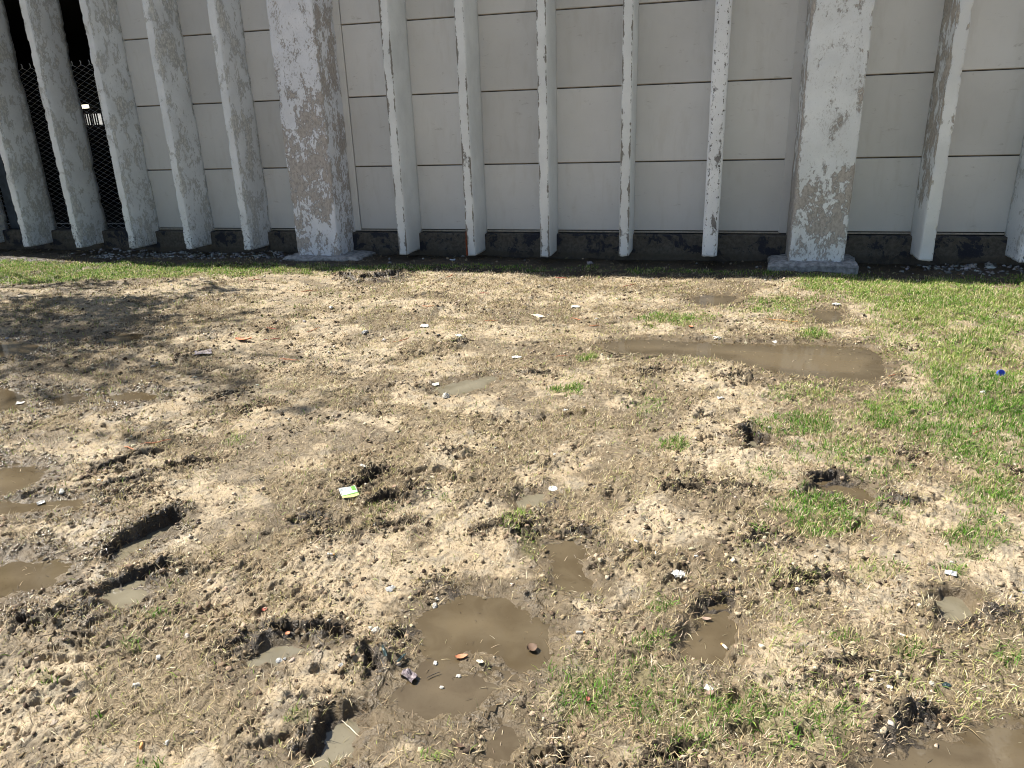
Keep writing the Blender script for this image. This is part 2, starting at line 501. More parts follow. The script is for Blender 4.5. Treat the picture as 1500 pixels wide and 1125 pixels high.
# ------------------------------------------------------------------ material helpers
class NT:
    def __init__(s, name):
        s.m = bpy.data.materials.new(name)
        s.m.use_nodes = True
        s.t = s.m.node_tree
        s.b = s.t.nodes['Principled BSDF']
        s.b.inputs['Specular IOR Level'].default_value = .3
        tc = s.t.nodes.new('ShaderNodeTexCoord')
        s.pos = tc.outputs['Object']

    def put(s, sock, v):
        if isinstance(v, bpy.types.NodeSocket):
            s.t.links.new(v, sock)
        elif isinstance(v, (tuple, list)) and len(v) == 3 and sock.type == 'RGBA':
            sock.default_value = (*v, 1)
        else:
            sock.default_value = v

    def noise(s, scale, detail=4, rough=.55, dist=0, vec=None, off=None):
        n = s.t.nodes.new('ShaderNodeTexNoise')
        n.inputs['Scale'].default_value = scale
        n.inputs['Detail'].default_value = detail
        n.inputs['Roughness'].default_value = rough
        n.inputs['Distortion'].default_value = dist
        s.t.links.new(vec or s.pos, n.inputs['Vector'])
        return n.outputs['Fac']

    def scaled(s, sc, loc=(0, 0, 0)):
        n = s.t.nodes.new('ShaderNodeMapping')
        n.inputs['Scale'].default_value = sc
        n.inputs['Location'].default_value = loc
        s.t.links.new(s.pos, n.inputs['Vector'])
        return n.outputs['Vector']

    def vor(s, scale, feat='F1', vec=None):
        n = s.t.nodes.new('ShaderNodeTexVoronoi')
        n.feature = feat
        n.inputs['Scale'].default_value = scale
        s.t.links.new(vec or s.pos, n.inputs['Vector'])
        return n.outputs['Distance']

    def attr(s, name):
        n = s.t.nodes.new('ShaderNodeAttribute')
        n.attribute_name = name
        return n.outputs['Fac']

    def attrc(s, name):
        n = s.t.nodes.new('ShaderNodeAttribute')
        n.attribute_name = name
        return n.outputs['Color']

    def ramp(s, v, a, b, lo=0.0, hi=1.0):
        n = s.t.nodes.new('ShaderNodeMapRange')
        n.interpolation_type = 'SMOOTHSTEP'
        s.put(n.inputs['Value'], v)
        for k, q in (('From Min', a), ('From Max', b), ('To Min', lo), ('To Max', hi)):
            n.inputs[k].default_value = q
        return n.outputs['Result']

    def math(s, op, a, b=0.0, clamp=False):
        n = s.t.nodes.new('ShaderNodeMath')
        n.operation = op
        n.use_clamp = clamp
        s.put(n.inputs[0], a)
        s.put(n.inputs[1], b)
        return n.outputs[0]

    def mix(s, f, a, b, blend='MIX'):
        n = s.t.nodes.new('ShaderNodeMix')
        n.data_type = 'RGBA'
        n.blend_type = blend
        s.put(n.inputs[0], f)
        s.put(n.inputs[6], a)
        s.put(n.inputs[7], b)
        return n.outputs[2]

    def bump(s, h, strength, dist, normal=None):
        n = s.t.nodes.new('ShaderNodeBump')
        n.inputs['Strength'].default_value = strength
        n.inputs['Distance'].default_value = dist
        s.t.links.new(h, n.inputs['Height'])
        if normal is not None:
            s.t.links.new(normal, n.inputs['Normal'])
        return n.outputs['Normal']

    def out(s, col=None, rough=None, normal=None, spec=None):
        if col is not None:
            s.put(s.b.inputs['Base Color'], col)
        if rough is not None:
            s.put(s.b.inputs['Roughness'], rough)
        if normal is not None:
            s.put(s.b.inputs['Normal'], normal)
        if spec is not None:
            s.put(s.b.inputs['Specular IOR Level'], spec)
        return s.m


def plain(name, col, rough=.7, var=.12, scale=20, spec=.3, bump=0.0):
    n = NT(name)
    f = n.noise(scale, 5)
    c = n.mix(n.ramp(f, .3, .7), tuple(q * (1 - var) for q in col), tuple(min(1, q * (1 + var)) for q in col))
    return n.out(c, rough, n.bump(n.noise(scale * 4, 4), .5, bump) if bump else None, spec)


def ground_material():
    n = NT('ground_soil')
    wet, green, gloss, peat_shade = n.attr('wet'), n.attr('green'), n.attr('gloss'), n.attr('peat_shade')
    a = n.noise(2.3, 7, .6)
    b = n.noise(11, 8, .62, .2)
    c = n.noise(48, 6, .6)
    d = n.noise(190, 5, .6)
    col = n.mix(n.ramp(a, .36, .64), (.365, .285, .182), (.465, .378, .258))
    col = n.mix(n.ramp(b, .42, .62), col, (.31, .26, .185))
    col = n.mix(n.math('MULTIPLY', n.ramp(b, .56, .68), .55), col, (.245, .215, .165))
    col = n.mix(n.math('MULTIPLY', n.ramp(c, .56, .66), .7), col, (.17, .13, .085))
    col = n.mix(n.math('MULTIPLY', n.ramp(d, .58, .68), .75), col, (.13, .098, .065))
    col = n.mix(n.math('MULTIPLY', n.ramp(d, .40, .32), .55), col, (.56, .50, .38))
    wc = n.mix(n.ramp(b, .4, .65), (.150, .113, .066), (.108, .081, .048))
    wc = n.mix(n.math('MULTIPLY', n.ramp(d, .56, .68), .6), wc, (.08, .058, .036))
    wc = n.mix(n.math('MULTIPLY', n.ramp(d, .40, .33), .35), wc, (.33, .28, .2))
    th = n.ramp(n.math('ADD', n.attr('thatch'), n.math('MULTIPLY', n.math('SUBTRACT', n.noise(30, 6, .65), .5), 1.6)), .35, 1.0)
    col = n.mix(n.math('MULTIPLY', th, .78), col, n.mix(n.ramp(d, .4, .6), (.215, .168, .104), (.115, .088, .054)))
    w = n.math('ADD', wet, n.math('MULTIPLY', n.math('SUBTRACT', c, .5), 1.1))
    w = n.ramp(w, .18, .82)
    col = n.mix(w, col, wc)
    col = n.mix(n.math('MULTIPLY', n.ramp(green, .1, .9), .55), col, (.13, .125, .05))
    pk = n.ramp(n.math('ADD', peat_shade, n.math('MULTIPLY', n.math('SUBTRACT', c, .5), 1.2)), .25, .7)
    col = n.mix(n.math('MULTIPLY', pk, .88), col, n.mix(n.ramp(d, .4, .6), (.055, .042, .029), (.03, .024, .018)))  # near-black soil colour, also painted shade in pits and wall foot
    n1 = n.bump(c, .7, .016)
    n2 = n.bump(d, .85, .006, n1)
    n3 = n.bump(n.noise(420, 3, .6), .5, .002, n2)
    n3 = n.bump(n.math('MULTIPLY', n.noise(120, 2, .5), gloss), 1.0, .012, n3)
    r = n.math('SUBTRACT', .95, n.math('MULTIPLY', n.math('MAXIMUM', n.math('MULTIPLY', w, .55), n.math('MULTIPLY', gloss, .80)), 1.0))
    sp = n.math('ADD', .18, n.math('MULTIPLY', n.math('MAXIMUM', n.math('MULTIPLY', w, .25), gloss), .6))
    return n.out(col, r, n3, sp)


def water_material(name, c1, c2):
    n = NT(name)
    a = n.noise(9, 5, .6, .6)
    b = n.noise(120, 4)
    col = n.mix(n.ramp(a, .35, .65), c1, c2)
    col = n.mix(n.attr('depth'), col, tuple(q * 1.3 for q in c2))
    col = n.mix(n.math('MULTIPLY', n.ramp(b, .62, .72), .5), col, tuple(q * .55 for q in c1))
    return n.out(col, .05, n.bump(n.noise(26, 3), .05, .004), .5)


def blade_material(name, transl, rough=.6):
    n = NT(name)
    c = n.attrc('col')
    n.out(c, rough, None, .25)
    tr = n.t.nodes.new('ShaderNodeBsdfTranslucent')
    n.t.links.new(c, tr.inputs['Color'])
    mx = n.t.nodes.new('ShaderNodeMixShader')
    mx.inputs[0].default_value = transl
    out = n.t.nodes['Material Output']
    n.t.links.new(n.b.outputs[0], mx.inputs[1])
    n.t.links.new(tr.outputs[0], mx.inputs[2])
    n.t.links.new(mx.outputs[0], out.inputs['Surface'])
    return n.m


def peel_material(name, paint, conc, dark=(.10, .098, .095), seed=0, fleck=1.0):
    """old paint flaking off cast concrete; the peel attribute says where it has gone"""
    n = NT(name)
    v = n.scaled((1, 1, .62), (seed * 3.1, seed * 1.7, seed * 2.3))
    a = n.noise(6.5, 10, .66, .35, v)
    b = n.noise(38, 6, .6, .2, v)
    peel, drk = n.attr('peel'), n.attr('dark')
    s = n.math('ADD', n.math('ADD', n.math('MULTIPLY', a, .8), n.math('MULTIPLY', b, .28 * fleck)), n.math('SUBTRACT', peel, .09 + .14 * (fleck - 1)))
    f = n.ramp(s, .52, .552)
    s2 = n.math('ADD', n.math('MULTIPLY', n.noise(62, 7, .7, .3, v), 1.0), n.math('MULTIPLY', n.math('SUBTRACT', a, .5), .7))
    f = n.math('MAXIMUM', f, n.math('MULTIPLY', n.ramp(s2, .585, .61), .8 * max(0, min(1, (fleck - 1.0) * 1.4))))
    f = n.math('MULTIPLY', f, n.math('SUBTRACT', 1.0, n.math('MULTIPLY', n.ramp(s2, .42, .39), .9 * min(1, max(0, fleck - .8)))))
    lo = n.noise(2.2, 6, .6)
    fine = n.noise(160, 4)
    pc = n.mix(n.ramp(lo, .35, .68), tuple(q * .86 for q in paint), paint)
    pc = n.mix(n.math('MULTIPLY', n.ramp(n.noise(70, 5, .6, 0, v), .60, .72), .35), pc, tuple(q * .55 for q in paint))
    cc = n.mix(n.ramp(b, .35, .65), tuple(q * .78 for q in conc), tuple(min(1, q * 1.12) for q in conc))
    cc = n.mix(n.math('MULTIPLY', n.ramp(fine, .56, .68), .5), cc, tuple(q * .55 for q in conc))
    col = n.mix(f, pc, cc)
    ds = n.math('ADD', n.math('MULTIPLY', n.noise(52, 5, .65, .2, v), .8), n.math('SUBTRACT', drk, .05))
    col = n.mix(n.ramp(ds, .50, .56), col, dark)
    edge = n.math('MULTIPLY', n.ramp(s, .49, .52), n.ramp(s, .58, .535))
    col = n.mix(n.math('MULTIPLY', edge, .45), col, tuple(q * .45 for q in conc))
    nn = n.bump(n.math('SUBTRACT', 1.0, f), .8, .004)
    nn = n.bump(b, .35, .006, nn)
    nn = n.bump(fine, .35, .0022, nn)
    return n.out(col, .8, nn, .25)


def panel_material():
    n = NT('panel_paint')
    v = n.scaled((1, 1, .25))
    st = n.noise(9, 6, .6, .3, v)
    lo = n.noise(1.3, 5, .6)
    sm = n.noise(14, 7, .7, .6, n.scaled((.6, 1, 1.6)))
    col = n.mix(n.ramp(lo, .3, .7), (.665, .66, .635), (.725, .72, .695))
    col = n.mix(n.math('MULTIPLY', n.ramp(st, .5, .7), .3), col, (.57, .55, .50))
    col = n.mix(n.math('MULTIPLY', n.ramp(sm, .60, .74), .5), col, (.36, .34, .30))
    col = n.mix(n.math('MULTIPLY', n.ramp(n.noise(75, 5, .7, .8), .70, .77), .6), col, (.24, .22, .2))
    oi = n.t.nodes.new('ShaderNodeObjectInfo')
    rv = n.ramp(oi.outputs['Random'], 0, 1, .90, 1.06)
    vm = n.t.nodes.new('ShaderNodeVectorMath')
    vm.operation = 'SCALE'
    n.t.links.new(col, vm.inputs[0])
    n.t.links.new(rv, vm.inputs['Scale'])
    return n.out(vm.outputs[0], .55, n.bump(n.noise(60, 4), .12, .003), .3)


def plinth_material():
    n = NT('plinth_concrete')
    a = n.noise(4.5, 9, .65, .4)
    b = n.noise(26, 7, .65)
    c = n.noise(110, 4)
    col = n.mix(n.ramp(b, .35, .65), (.085, .076, .064), (.145, .13, .106))
    col = n.mix(n.ramp(n.math('ADD', n.math('MULTIPLY', a, .8), n.math('MULTIPLY', b, .25)), .535, .575), col, (.034, .036, .046))
    col = n.mix(n.math('MULTIPLY', n.ramp(c, .62, .7), .5), col, (.22, .2, .17))
    sep = n.t.nodes.new('ShaderNodeSeparateXYZ')
    n.t.links.new(n.pos, sep.inputs[0])
    foot_band = n.math('ADD', n.ramp(sep.outputs['Z'], .16, .02), n.math('MULTIPLY', n.math('SUBTRACT', b, .5), 1.2))
    col = n.mix(n.math('MULTIPLY', n.ramp(foot_band, .2, .8), .6), col, (.075, .062, .045))  # browner and darker towards the bottom
    return n.out(col, .9, n.bump(b, .5, .008), .2)


M = {}
M['ground'] = ground_material()
M['water'] = water_material('muddy_water', (.076, .056, .031), (.098, .075, .044))
M['milky'] = water_material('milky_water', (.140, .121, .080), (.170, .150, .104))
M['green'] = blade_material('grass_green', .32)
M['straw'] = blade_material('grass_straw', .12, .7)
M['clod'] = None
M['panel'] = panel_material()
M['plinth'] = plinth_material()
M['gap'] = plain('joint_dark', (.035, .032, .028), .9)
M['joint'] = plain('joint_tan', (.30, .255, .19), .8)
M['flash'] = plain('flashing_paint', (.40, .36, .30), .6, .2, 30)
M['void'] = plain('dark_interior', (.012, .012, .014), .9)
M['wire'] = plain('galvanised_wire', (.62, .63, .64), .6, .2, 40, .5)
M['post'] = plain('galvanised_post', (.11, .115, .12), .5, .2, 40, .5)
M['jamb'] = plain('blue_grey_paint', (.06, .075, .095), .6, .25, 12)

# ------------------------------------------------------------------ camera, light
cam = bpy.data.cameras.new('camera')
cam.sensor_width = 36
cam.sensor_fit = 'HORIZONTAL'
cam.lens = FPX / 1500 * 36
cam.clip_start = .05
cam.clip_end = 500
co = bpy.data.objects.new('camera', cam)
co.matrix_world = Matrix.Translation((0, 0, CAMZ)) @ cam_matrix().to_4x4()
COL.objects.link(co)
SC.camera = co

SUN_AZ, SUN_EL = 83.0, 50.0          # degrees left of the wall's normal, height
world = bpy.data.worlds.new('World')
SC.world = world
world.use_nodes = True
wn = world.node_tree.nodes
sky = wn.new('ShaderNodeTexSky')
sky.sky_type = 'NISHITA'
sky.sun_disc = False
sky.sun_elevation = math.radians(SUN_EL)
sky.sun_rotation = math.radians(360 - SUN_AZ)
world.node_tree.links.new(sky.outputs[0], wn['Background'].inputs[0])
wn['Background'].inputs[1].default_value = .052
sl = bpy.data.lights.new('sun', 'SUN')
sl.energy = 4.6
sl.angle = math.radians(.5)
sl.color = (1, .955, .88)
so = bpy.data.objects.new('sun', sl)
a_, e_ = math.radians(SUN_AZ), math.radians(SUN_EL)
sdir = np.array([-math.sin(a_) * math.cos(e_), math.cos(a_) * math.cos(e_), math.sin(e_)])
so.rotation_euler = Matrix.Identity(3).to_euler()
from mathutils import Vector
so.rotation_euler = Vector(-sdir).to_track_quat('-Z', 'Y').to_euler()
so.location = (-10, 4, 12)
COL.objects.link(so)
SC.view_settings.view_transform = 'Standard'
SC.view_settings.look = 'None'
SC.view_settings.exposure = 1.27
SC.view_settings.gamma = 1
SC.cycles.filter_width = 1.0
SC.cycles.max_bounces = 6
SC.cycles.diffuse_bounces = 4

# ------------------------------------------------------------------ ground sheet
XL = lambda y: -1.3 - 1.12 * np.clip(y, .6, 8.7)
XR = lambda y: .75 + .335 * np.clip(y, .6, 8.7)
ys = [.75]
while ys[-1] < 8.62:
    ys.append(ys[-1] + .0022 + .00128 * ys[-1])
ys = np.array(ys)
ext = np.array([.02, .06, .15, .35, .8, 1.8, 4, 9, 20, 60.])
Y = np.concatenate([ys[0] - ext[::-1], ys, ys[-1] + ext])
ncol = 1240
S = np.linspace(0, 1, ncol)
ne = len(ext)
XX = np.empty((len(Y), ncol + 2 * ne))
YY = np.repeat(Y[:, None], ncol + 2 * ne, 1)
xl, xr = XL(Y), XR(Y)
XX[:, ne:-ne] = xl[:, None] + (xr - xl)[:, None] * S
XX[:, :ne] = xl[:, None] - ext[::-1]
XX[:, -ne:] = xr[:, None] + ext
fl = np.zeros(XX.shape)
fl[ne:-ne, ne:-ne] = 1
x1, y1 = XX.ravel(), YY.ravel()
Z = height(x1, y1, fl.ravel()).reshape(XX.shape)
far = np.maximum(np.abs(XX) - 14, np.maximum(-YY - 1, YY - 10))
Z = np.where(far > 0, Z * np.exp(-np.clip(far, 0, 50)), Z)
nr, nc = XX.shape
idx = np.arange(nr * nc).reshape(nr, nc)
Fq = np.stack([idx[:-1, :-1], idx[:-1, 1:], idx[1:, 1:], idx[1:, :-1]], -1).reshape(-1, 4)
g_wet, g_green, g_gloss, g_dry = wet_mask(x1, y1), green_mask(x1, y1), left_gloss(x1, y1), dry_mask(x1, y1)
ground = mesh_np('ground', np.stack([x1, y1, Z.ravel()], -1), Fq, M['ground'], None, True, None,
                 {'wet': g_wet, 'green': g_green, 'gloss': g_gloss, 'peat_shade': np.maximum(peat_shade_mask(x1, y1), 1.5 * sstep(7.4, 7.75, y1 + .1 * rn(x1, y1, 3, 96))), 'thatch': thatch_mask(x1, y1) * (1 - wet_mask_pud(x1, y1))})  # the wall's shadow band is also painted dark into the soil here
tag(ground, 'muddy trampled ground of tan soil with footprints in front of the wall', 'ground', kind='structure')
ZI = Z[ne:-ne, ne:-ne]


def gh(x, y):
    """height of the finished ground sheet"""
    x = np.atleast_1d(np.asarray(x, float))
    y = np.atleast_1d(np.asarray(y, float))
    r = np.clip(np.interp(y, ys, np.arange(len(ys))), 0, len(ys) - 1.001)
    l, rr = XL(y), XR(y)
    c = np.clip((x - l) / (rr - l) * (ncol - 1), 0, ncol - 1.001)
    i, j = r.astype(int), c.astype(int)
    fr, fc = r - i, c - j
    return (ZI[i, j] * (1 - fr) * (1 - fc) + ZI[i + 1, j] * fr * (1 - fc) + ZI[i, j + 1] * (1 - fr) * fc + ZI[i + 1, j + 1] * fr * fc)


# ------------------------------------------------------------------ puddles
PUDLAB = ['long brown puddle crossing the mud at the lawn edge', 'narrow pale puddle in the middle of the mud', 'broad shallow brown puddle with straw floating on it', 'deep clear edged brown puddle in a hole by the green tufts',
          'small milky puddle in a round hole on the right', 'milky puddle in a hoof hole at the bottom edge', 'small milky puddle below a dark cut in the soil', 'milky puddle under a dark mud bank on the left', 'brown puddle at the left edge, upper one',
          'brown puddle at the left edge, lower one', 'thin strip of milky water in a dark trench', 'shallow brown puddle shaped like a footprint', 'little puddle beside the white disc', 'small brown puddle above the green tuft', 'drop of water in a small dark round hole',
          'thin wet patch near the wall', 'small wet patch near the lawn and wall', 'wide mud puddle in the bottom right corner', 'thin brown streak of water at left', 'flat small puddle left of centre', 'dark puddle at the left edge in tree shade', 'faint puddle in tree shade at the left edge', 'small puddle in the tree shade', 'brown wet hollow beside the straw island', 'tiny shining puddle on the left']
for k, ((P, drop, bank, milky), lab) in enumerate(zip(PUD, PUDLAB)):
    wl = pud_level(P, drop)
    lo, hi = P.min(0) - .09, P.max(0) + .09
    st = .014 if (hi - lo).max() < 1 else .022
    gx, gy = np.meshgrid(np.arange(lo[0], hi[0], st), np.arange(lo[1], hi[1], st))
    keep = sdf_poly(P, gx.ravel(), gy.ravel()).reshape(gx.shape) < .055
    cell = keep[:-1, :-1] & keep[1:, :-1] & keep[:-1, 1:] & keep[1:, 1:]
    used = np.full(gx.shape, -1)
    V, F = [], []
    for j, i in zip(*np.nonzero(cell)):
        f = []
        for q, p in ((j, i), (j, i + 1), (j + 1, i + 1), (j + 1, i)):
            if used[q, p] < 0:
                used[q, p] = len(V)
                V.append((gx[q, p], gy[q, p], wl))
            f.append(int(used[q, p]))
        F.append(tuple(f))
    me = bpy.data.meshes.new('puddle_water')
    me.from_pydata(V, [], F)
    va = np.array(V)
    dep = sstep(.02, .22, -sdf_poly(P, va[:, 0], va[:, 1]) + .07 * rn(va[:, 0], va[:, 1], 6, 52))
    at = me.attributes.new('depth', 'FLOAT', 'POINT')
    at.data.foreach_set('value', dep.astype(np.float32))
    me.materials.append(M['milky' if milky else 'water'])
    # a face looking up
    if me.polygons[0].normal.z < 0:
        me.flip_normals()
    tag(link(bpy.data.objects.new('puddle_water', me)), lab, 'puddle', kind='structure')


# ------------------------------------------------------------------ blades, clods, gravel
def scatter(density, ymin=.95, ymax=8.45, cap=8000):
    """points by rejection: density(x, y) per square metre"""
    out = []
    for y0 in np.arange(ymin, ymax, .5):
        y1_ = min(y0 + .5, ymax)
        xa, xb = float(XL(np.array(y1_))) + .2, float(XR(np.array(y1_))) - .1
        n = int((xb - xa) * (y1_ - y0) * cap)
        x = RNG.uniform(xa, xb, n)
        y = RNG.uniform(y0, y1_, n)
        k = density(x, y) > RNG.uniform(0, cap, n)
        out.append(np.stack([x[k], y[k]], -1))
    return np.concatenate(out)


def blades(name, P, L, W, lean, az, curl, cols, mat, lift=0.0):
    n = len(P)
    z = gh(P[:, 0], P[:, 1]) + lift
    base = np.stack([P[:, 0], P[:, 1], z], -1)
    dirh = np.stack([np.cos(az), np.sin(az), np.zeros(n)], -1)
    side = np.stack([-np.sin(az), np.cos(az), np.zeros(n)], -1)
    tw = RNG.uniform(-.6, .6, n)[:, None]
    side = side + tw * np.array([0, 0, 1.0])
    up = np.array([0, 0, 1.0])
    ct, st = np.cos(lean)[:, None], np.sin(lean)[:, None]
    l2 = lean + curl
    mid = base + (L * .5)[:, None] * (st * dirh + ct * up)
    tip = mid + (L * .5)[:, None] * (np.sin(l2)[:, None] * dirh + np.cos(l2)[:, None] * up)
    hw = (W * .5)[:, None] * side
    V = np.stack([base - hw - up * .004, base + hw - up * .004, mid + hw * .85, mid - hw * .85, tip], 1).reshape(-1, 3)
    o = np.arange(n)[:, None] * 5
    F4 = o + np.array([0, 1, 2, 3])
    F3 = o + np.array([3, 2, 4])
    C = np.repeat(cols, 5, 0)
    return mesh_np(name, V, [F4, F3], mat, None, False, C)


def dist(P):
    return np.sqrt(P[:, 0] ** 2 + P[:, 1] ** 2 + CAMZ ** 2)


def mixcol(n, table, jit=.18):
    T = np.array([t[1:] for t in table], float)
    w = np.array([t[0] for t in table], float)
    c = T[RNG.choice(len(T), n, p=w / w.sum())]
    return np.clip(c * RNG.uniform(1 - jit, 1 + jit, (n, 1)) * RNG.uniform(.94, 1.06, (n, 3)), 0, 1)


STRAW = [(4, .46, .375, .225), (3.4, .36, .28, .155), (1.4, .60, .52, .37), (2.8, .25, .185, .10), (1.6, .13, .095, .06), (1.0, .38, .36, .14)]


def pit_rim(x, y):
    p = np.zeros(x.shape)
    for a, b, r, dp, e, rim in PIT[:NHAND]:
        ex, ey = b - a
        m = near(np.array([a, b]), x, y, r + .15)
        t = np.clip(((x[m] - a[0]) * ex + (y[m] - a[1]) * ey) / (ex * ex + ey * ey + 1e-9), 0, 1)
        d = np.hypot(x[m] - a[0] - t * ex, y[m] - a[1] - t * ey)
        p[m] = np.maximum(p[m], np.exp(-((d - r - .04) / .04) ** 2))
    return p


def stubble_density(x, y):
    d = np.hypot(x, y)
    lod = np.interp(d, [1.5, 3, 5, 9], [560, 420, 260, 150])
    th = thatch_mask(x, y)
    return (1 - .8 * sstep(7.5, 7.75, y)) * lod * (.50 + .70 * th + .8 * dry_mask(x, y) + 1.5 * pit_rim(x, y)) * (1 - wet_mask_pud(x, y)) * (1 - .35 * wet_mask(x, y, False)) * sstep(8.2, 7.9, y)


def straw_density(x, y):
    d = np.hypot(x, y)
    lod = np.interp(d, [1.5, 3, 5, 9], [4600, 3300, 2400, 1700])
    w = wet_mask_pud(x, y)
    m = .34 + 1.0 * thatch_mask(x, y)
    wet = wet_mask(x, y, False)
    dl = dry_mask(x, y)
    bl = sstep(-1.0, -2.6, x + .25 * y)
    return (1 - .8 * sstep(7.5, 7.75, y)) * lod * np.clip(m * (1 - .6 * wet) * (1 - .25 * bl) + 1.0 * dl, 0, 1.8) * (1 - .93 * w)


P = scatter(straw_density, cap=12000)
n = len(P)
D = dist(P)
lean = np.clip(RNG.normal(1.30, .22, n), .5, 1.62)
L = RNG.gamma(3.5, .0060, n) + .006
W = (.0008 + .00036 * D) * RNG.uniform(.7, 1.5, n)
az = RNG.uniform(0, 2 * math.pi, n)
o = blades('dry_grass', P, L, W, lean, az, RNG.uniform(-.15, .25, n), mixcol(n, STRAW), M['straw'], .003)
tag(o, 'dead straw coloured grass trampled flat into the mud', 'dry grass', kind='stuff')

P0 = scatter(stubble_density, cap=1100)
k0 = RNG.integers(6, 16, len(P0))
rad = RNG.uniform(.006, .022, len(P0)) * (.8 + .06 * dist(P0))
ii = np.repeat(np.arange(len(P0)), k0)
off = RNG.normal(0, 1, (len(ii), 2)) * rad[ii][:, None]
P = P0[ii] + off
n = len(P)
D = dist(P)
oa = np.arctan2(off[:, 1], off[:, 0]) + RNG.normal(0, .8, n)
tint = mixcol(len(P0), [(4, .48, .39, .245), (3, .37, .29, .17), (2, .58, .50, .36), (1.8, .24, .175, .105), (1.2, .40, .38, .15)], .12)[ii]
o = blades('dry_stubble_grass', P, RNG.uniform(.010, .034, n) * (.8 + .05 * D), (.0008 + .00038 * D) * RNG.uniform(.7, 1.3, n), np.clip(np.abs(RNG.normal(.8, .40, n)), 0, 1.5), oa, RNG.uniform(-.1, .5, n),
           np.clip(tint * RNG.uniform(.5, 1.4, (n, 1)), 0, 1), M['straw'])
tag(o, 'short dead grass stubble in small tufts over the mud', 'dry grass', kind='stuff')

GREEN = [(4, .20, .31, .05), (3, .27, .37, .08), (1.6, .12, .22, .03), (2.6, .46, .44, .18), (2.4, .60, .53, .30)]
GREEN2 = [(5, .095, .225, .020), (3, .14, .275, .034), (2.5, .055, .135, .014), (1.0, .42, .40, .17), (.8, .56, .5, .3)]


def green_density(x, y):
    d = np.hypot(x, y)
    lod = np.interp(d, [1.5, 3, 5, 9], [13000, 13000, 13000, 12000])
    g = green_mask(x, y)
    return lod * (1 - .6 * sstep(7.5, 7.75, y)) * np.clip(g, 0, 1) ** .95 * (.45 + .55 * sstep(-.3, .4, rn(x, y, 13, 65)))


P = scatter(green_density, cap=13000)
n = len(P)
D = dist(P)
g = green_mask(P[:, 0], P[:, 1])
L = (.014 + .019 * np.clip(g, 0, 1)) * RNG.uniform(.5, 1.5, n)
W = (.0016 + .0005 * D) * RNG.uniform(.7, 1.3, n)
lean = np.clip(np.abs(RNG.normal(.62, .38, n)), 0, 1.4)
cA, cB = mixcol(n, GREEN), mixcol(n, GREEN2)
pick = (rn(P[:, 0], P[:, 1], 2.0, 66) + .5 * rn(P[:, 0], P[:, 1], 6, 67) + .35 * RNG.normal(0, 1, n) + .15) > 0
lawn_far = sstep(4.2, 6.5, P[:, 1]) > RNG.uniform(0, 1.9, n)
cols = np.where((pick & ~lawn_far)[:, None], cB, cA)
o = blades('green_grass', P, L, W, lean, RNG.uniform(0, 6.283, n), RNG.uniform(.1, .9, n), cols, M['green'])
tag(o, 'short green turf and scattered green tufts left in the mud', 'grass', kind='stuff')


def sprout_density(x, y):
    d = np.hypot(x, y)
    rt = sstep(-1.2, .6, x - .05 * y)
    s = sstep(.30, .7, rn(x, y, 3.5, 71) + .5 * rn(x, y, 12, 72))
    return (1 - .8 * sstep(7.5, 7.75, y)) * (110 + 3000 * rt * s + 600 * s) * (1 - wet_mask_pud(x, y)) * sstep(8.3, 7.5, y)


P = scatter(sprout_density, cap=3200)
n = len(P)
D = dist(P)
o = blades('sparse_grass', P, RNG.uniform(.018, .05, n), (.0014 + .00045 * D) * RNG.uniform(.7, 1.2, n), np.abs(RNG.normal(.85, .4, n)), RNG.uniform(0, 6.283, n), RNG.uniform(.0, .8, n),
           mixcol(n, [(3, .27, .33, .08), (2, .18, .28, .05), (3, .44, .40, .19), (3, .56, .49, .31)]), M['green'])
tag(o, 'thin single blades of yellowing grass over the mud', 'sparse grass', kind='stuff')

# upright and leaning dry stalks standing over the mat give it depth and shadow


def stalk_density(x, y):
    s = sstep(.1, .6, rn(x, y, 4, 75) + .5 * rn(x, y, 11, 76))
    return (1 - .8 * sstep(7.5, 7.75, y)) * (60 + 500 * s + 900 * dry_mask(x, y) + 1100 * pit_rim(x, y)) * (1 - wet_mask_pud(x, y)) * (1 - .6 * wet_mask(x, y, False))


P = scatter(stalk_density, cap=1500)
n = len(P)
D = dist(P)
o = blades('dry_grass_stalk', P, RNG.uniform(.015, .045, n), (.0010 + .0004 * D) * RNG.uniform(.7, 1.2, n), np.clip(np.abs(RNG.normal(1.0, .35, n)), 0, 1.5), RNG.uniform(0, 6.283, n), RNG.uniform(-.3, .8, n), mixcol(n, STRAW[:5]), M['straw'])
o.name = 'loose_dry_grass'
tag(o, 'loose dry stalks leaning out of the dead turf', 'dry grass', kind='stuff')


def ico():
    t = (1 + 5 ** .5) / 2
    V = np.array([(-1, t, 0), (1, t, 0), (-1, -t, 0), (1, -t, 0), (0, -1, t), (0, 1, t), (0, -1, -t), (0, 1, -t), (t, 0, -1), (t, 0, 1), (-t, 0, -1), (-t, 0, 1)], float)
    V /= np.linalg.norm(V[0])
    F = [(0, 11, 5), (0, 5, 1), (0, 1, 7), (0, 7, 10), (0, 10, 11), (1, 5, 9), (5, 11, 4), (11, 10, 2), (10, 7, 6), (7, 1, 8), (3, 9, 4), (3, 4, 2), (3, 2, 6), (3, 6, 8), (3, 8, 9), (4, 9, 5), (2, 4, 11), (6, 2, 10), (8, 6, 7), (9, 8, 1)]
    return V, F


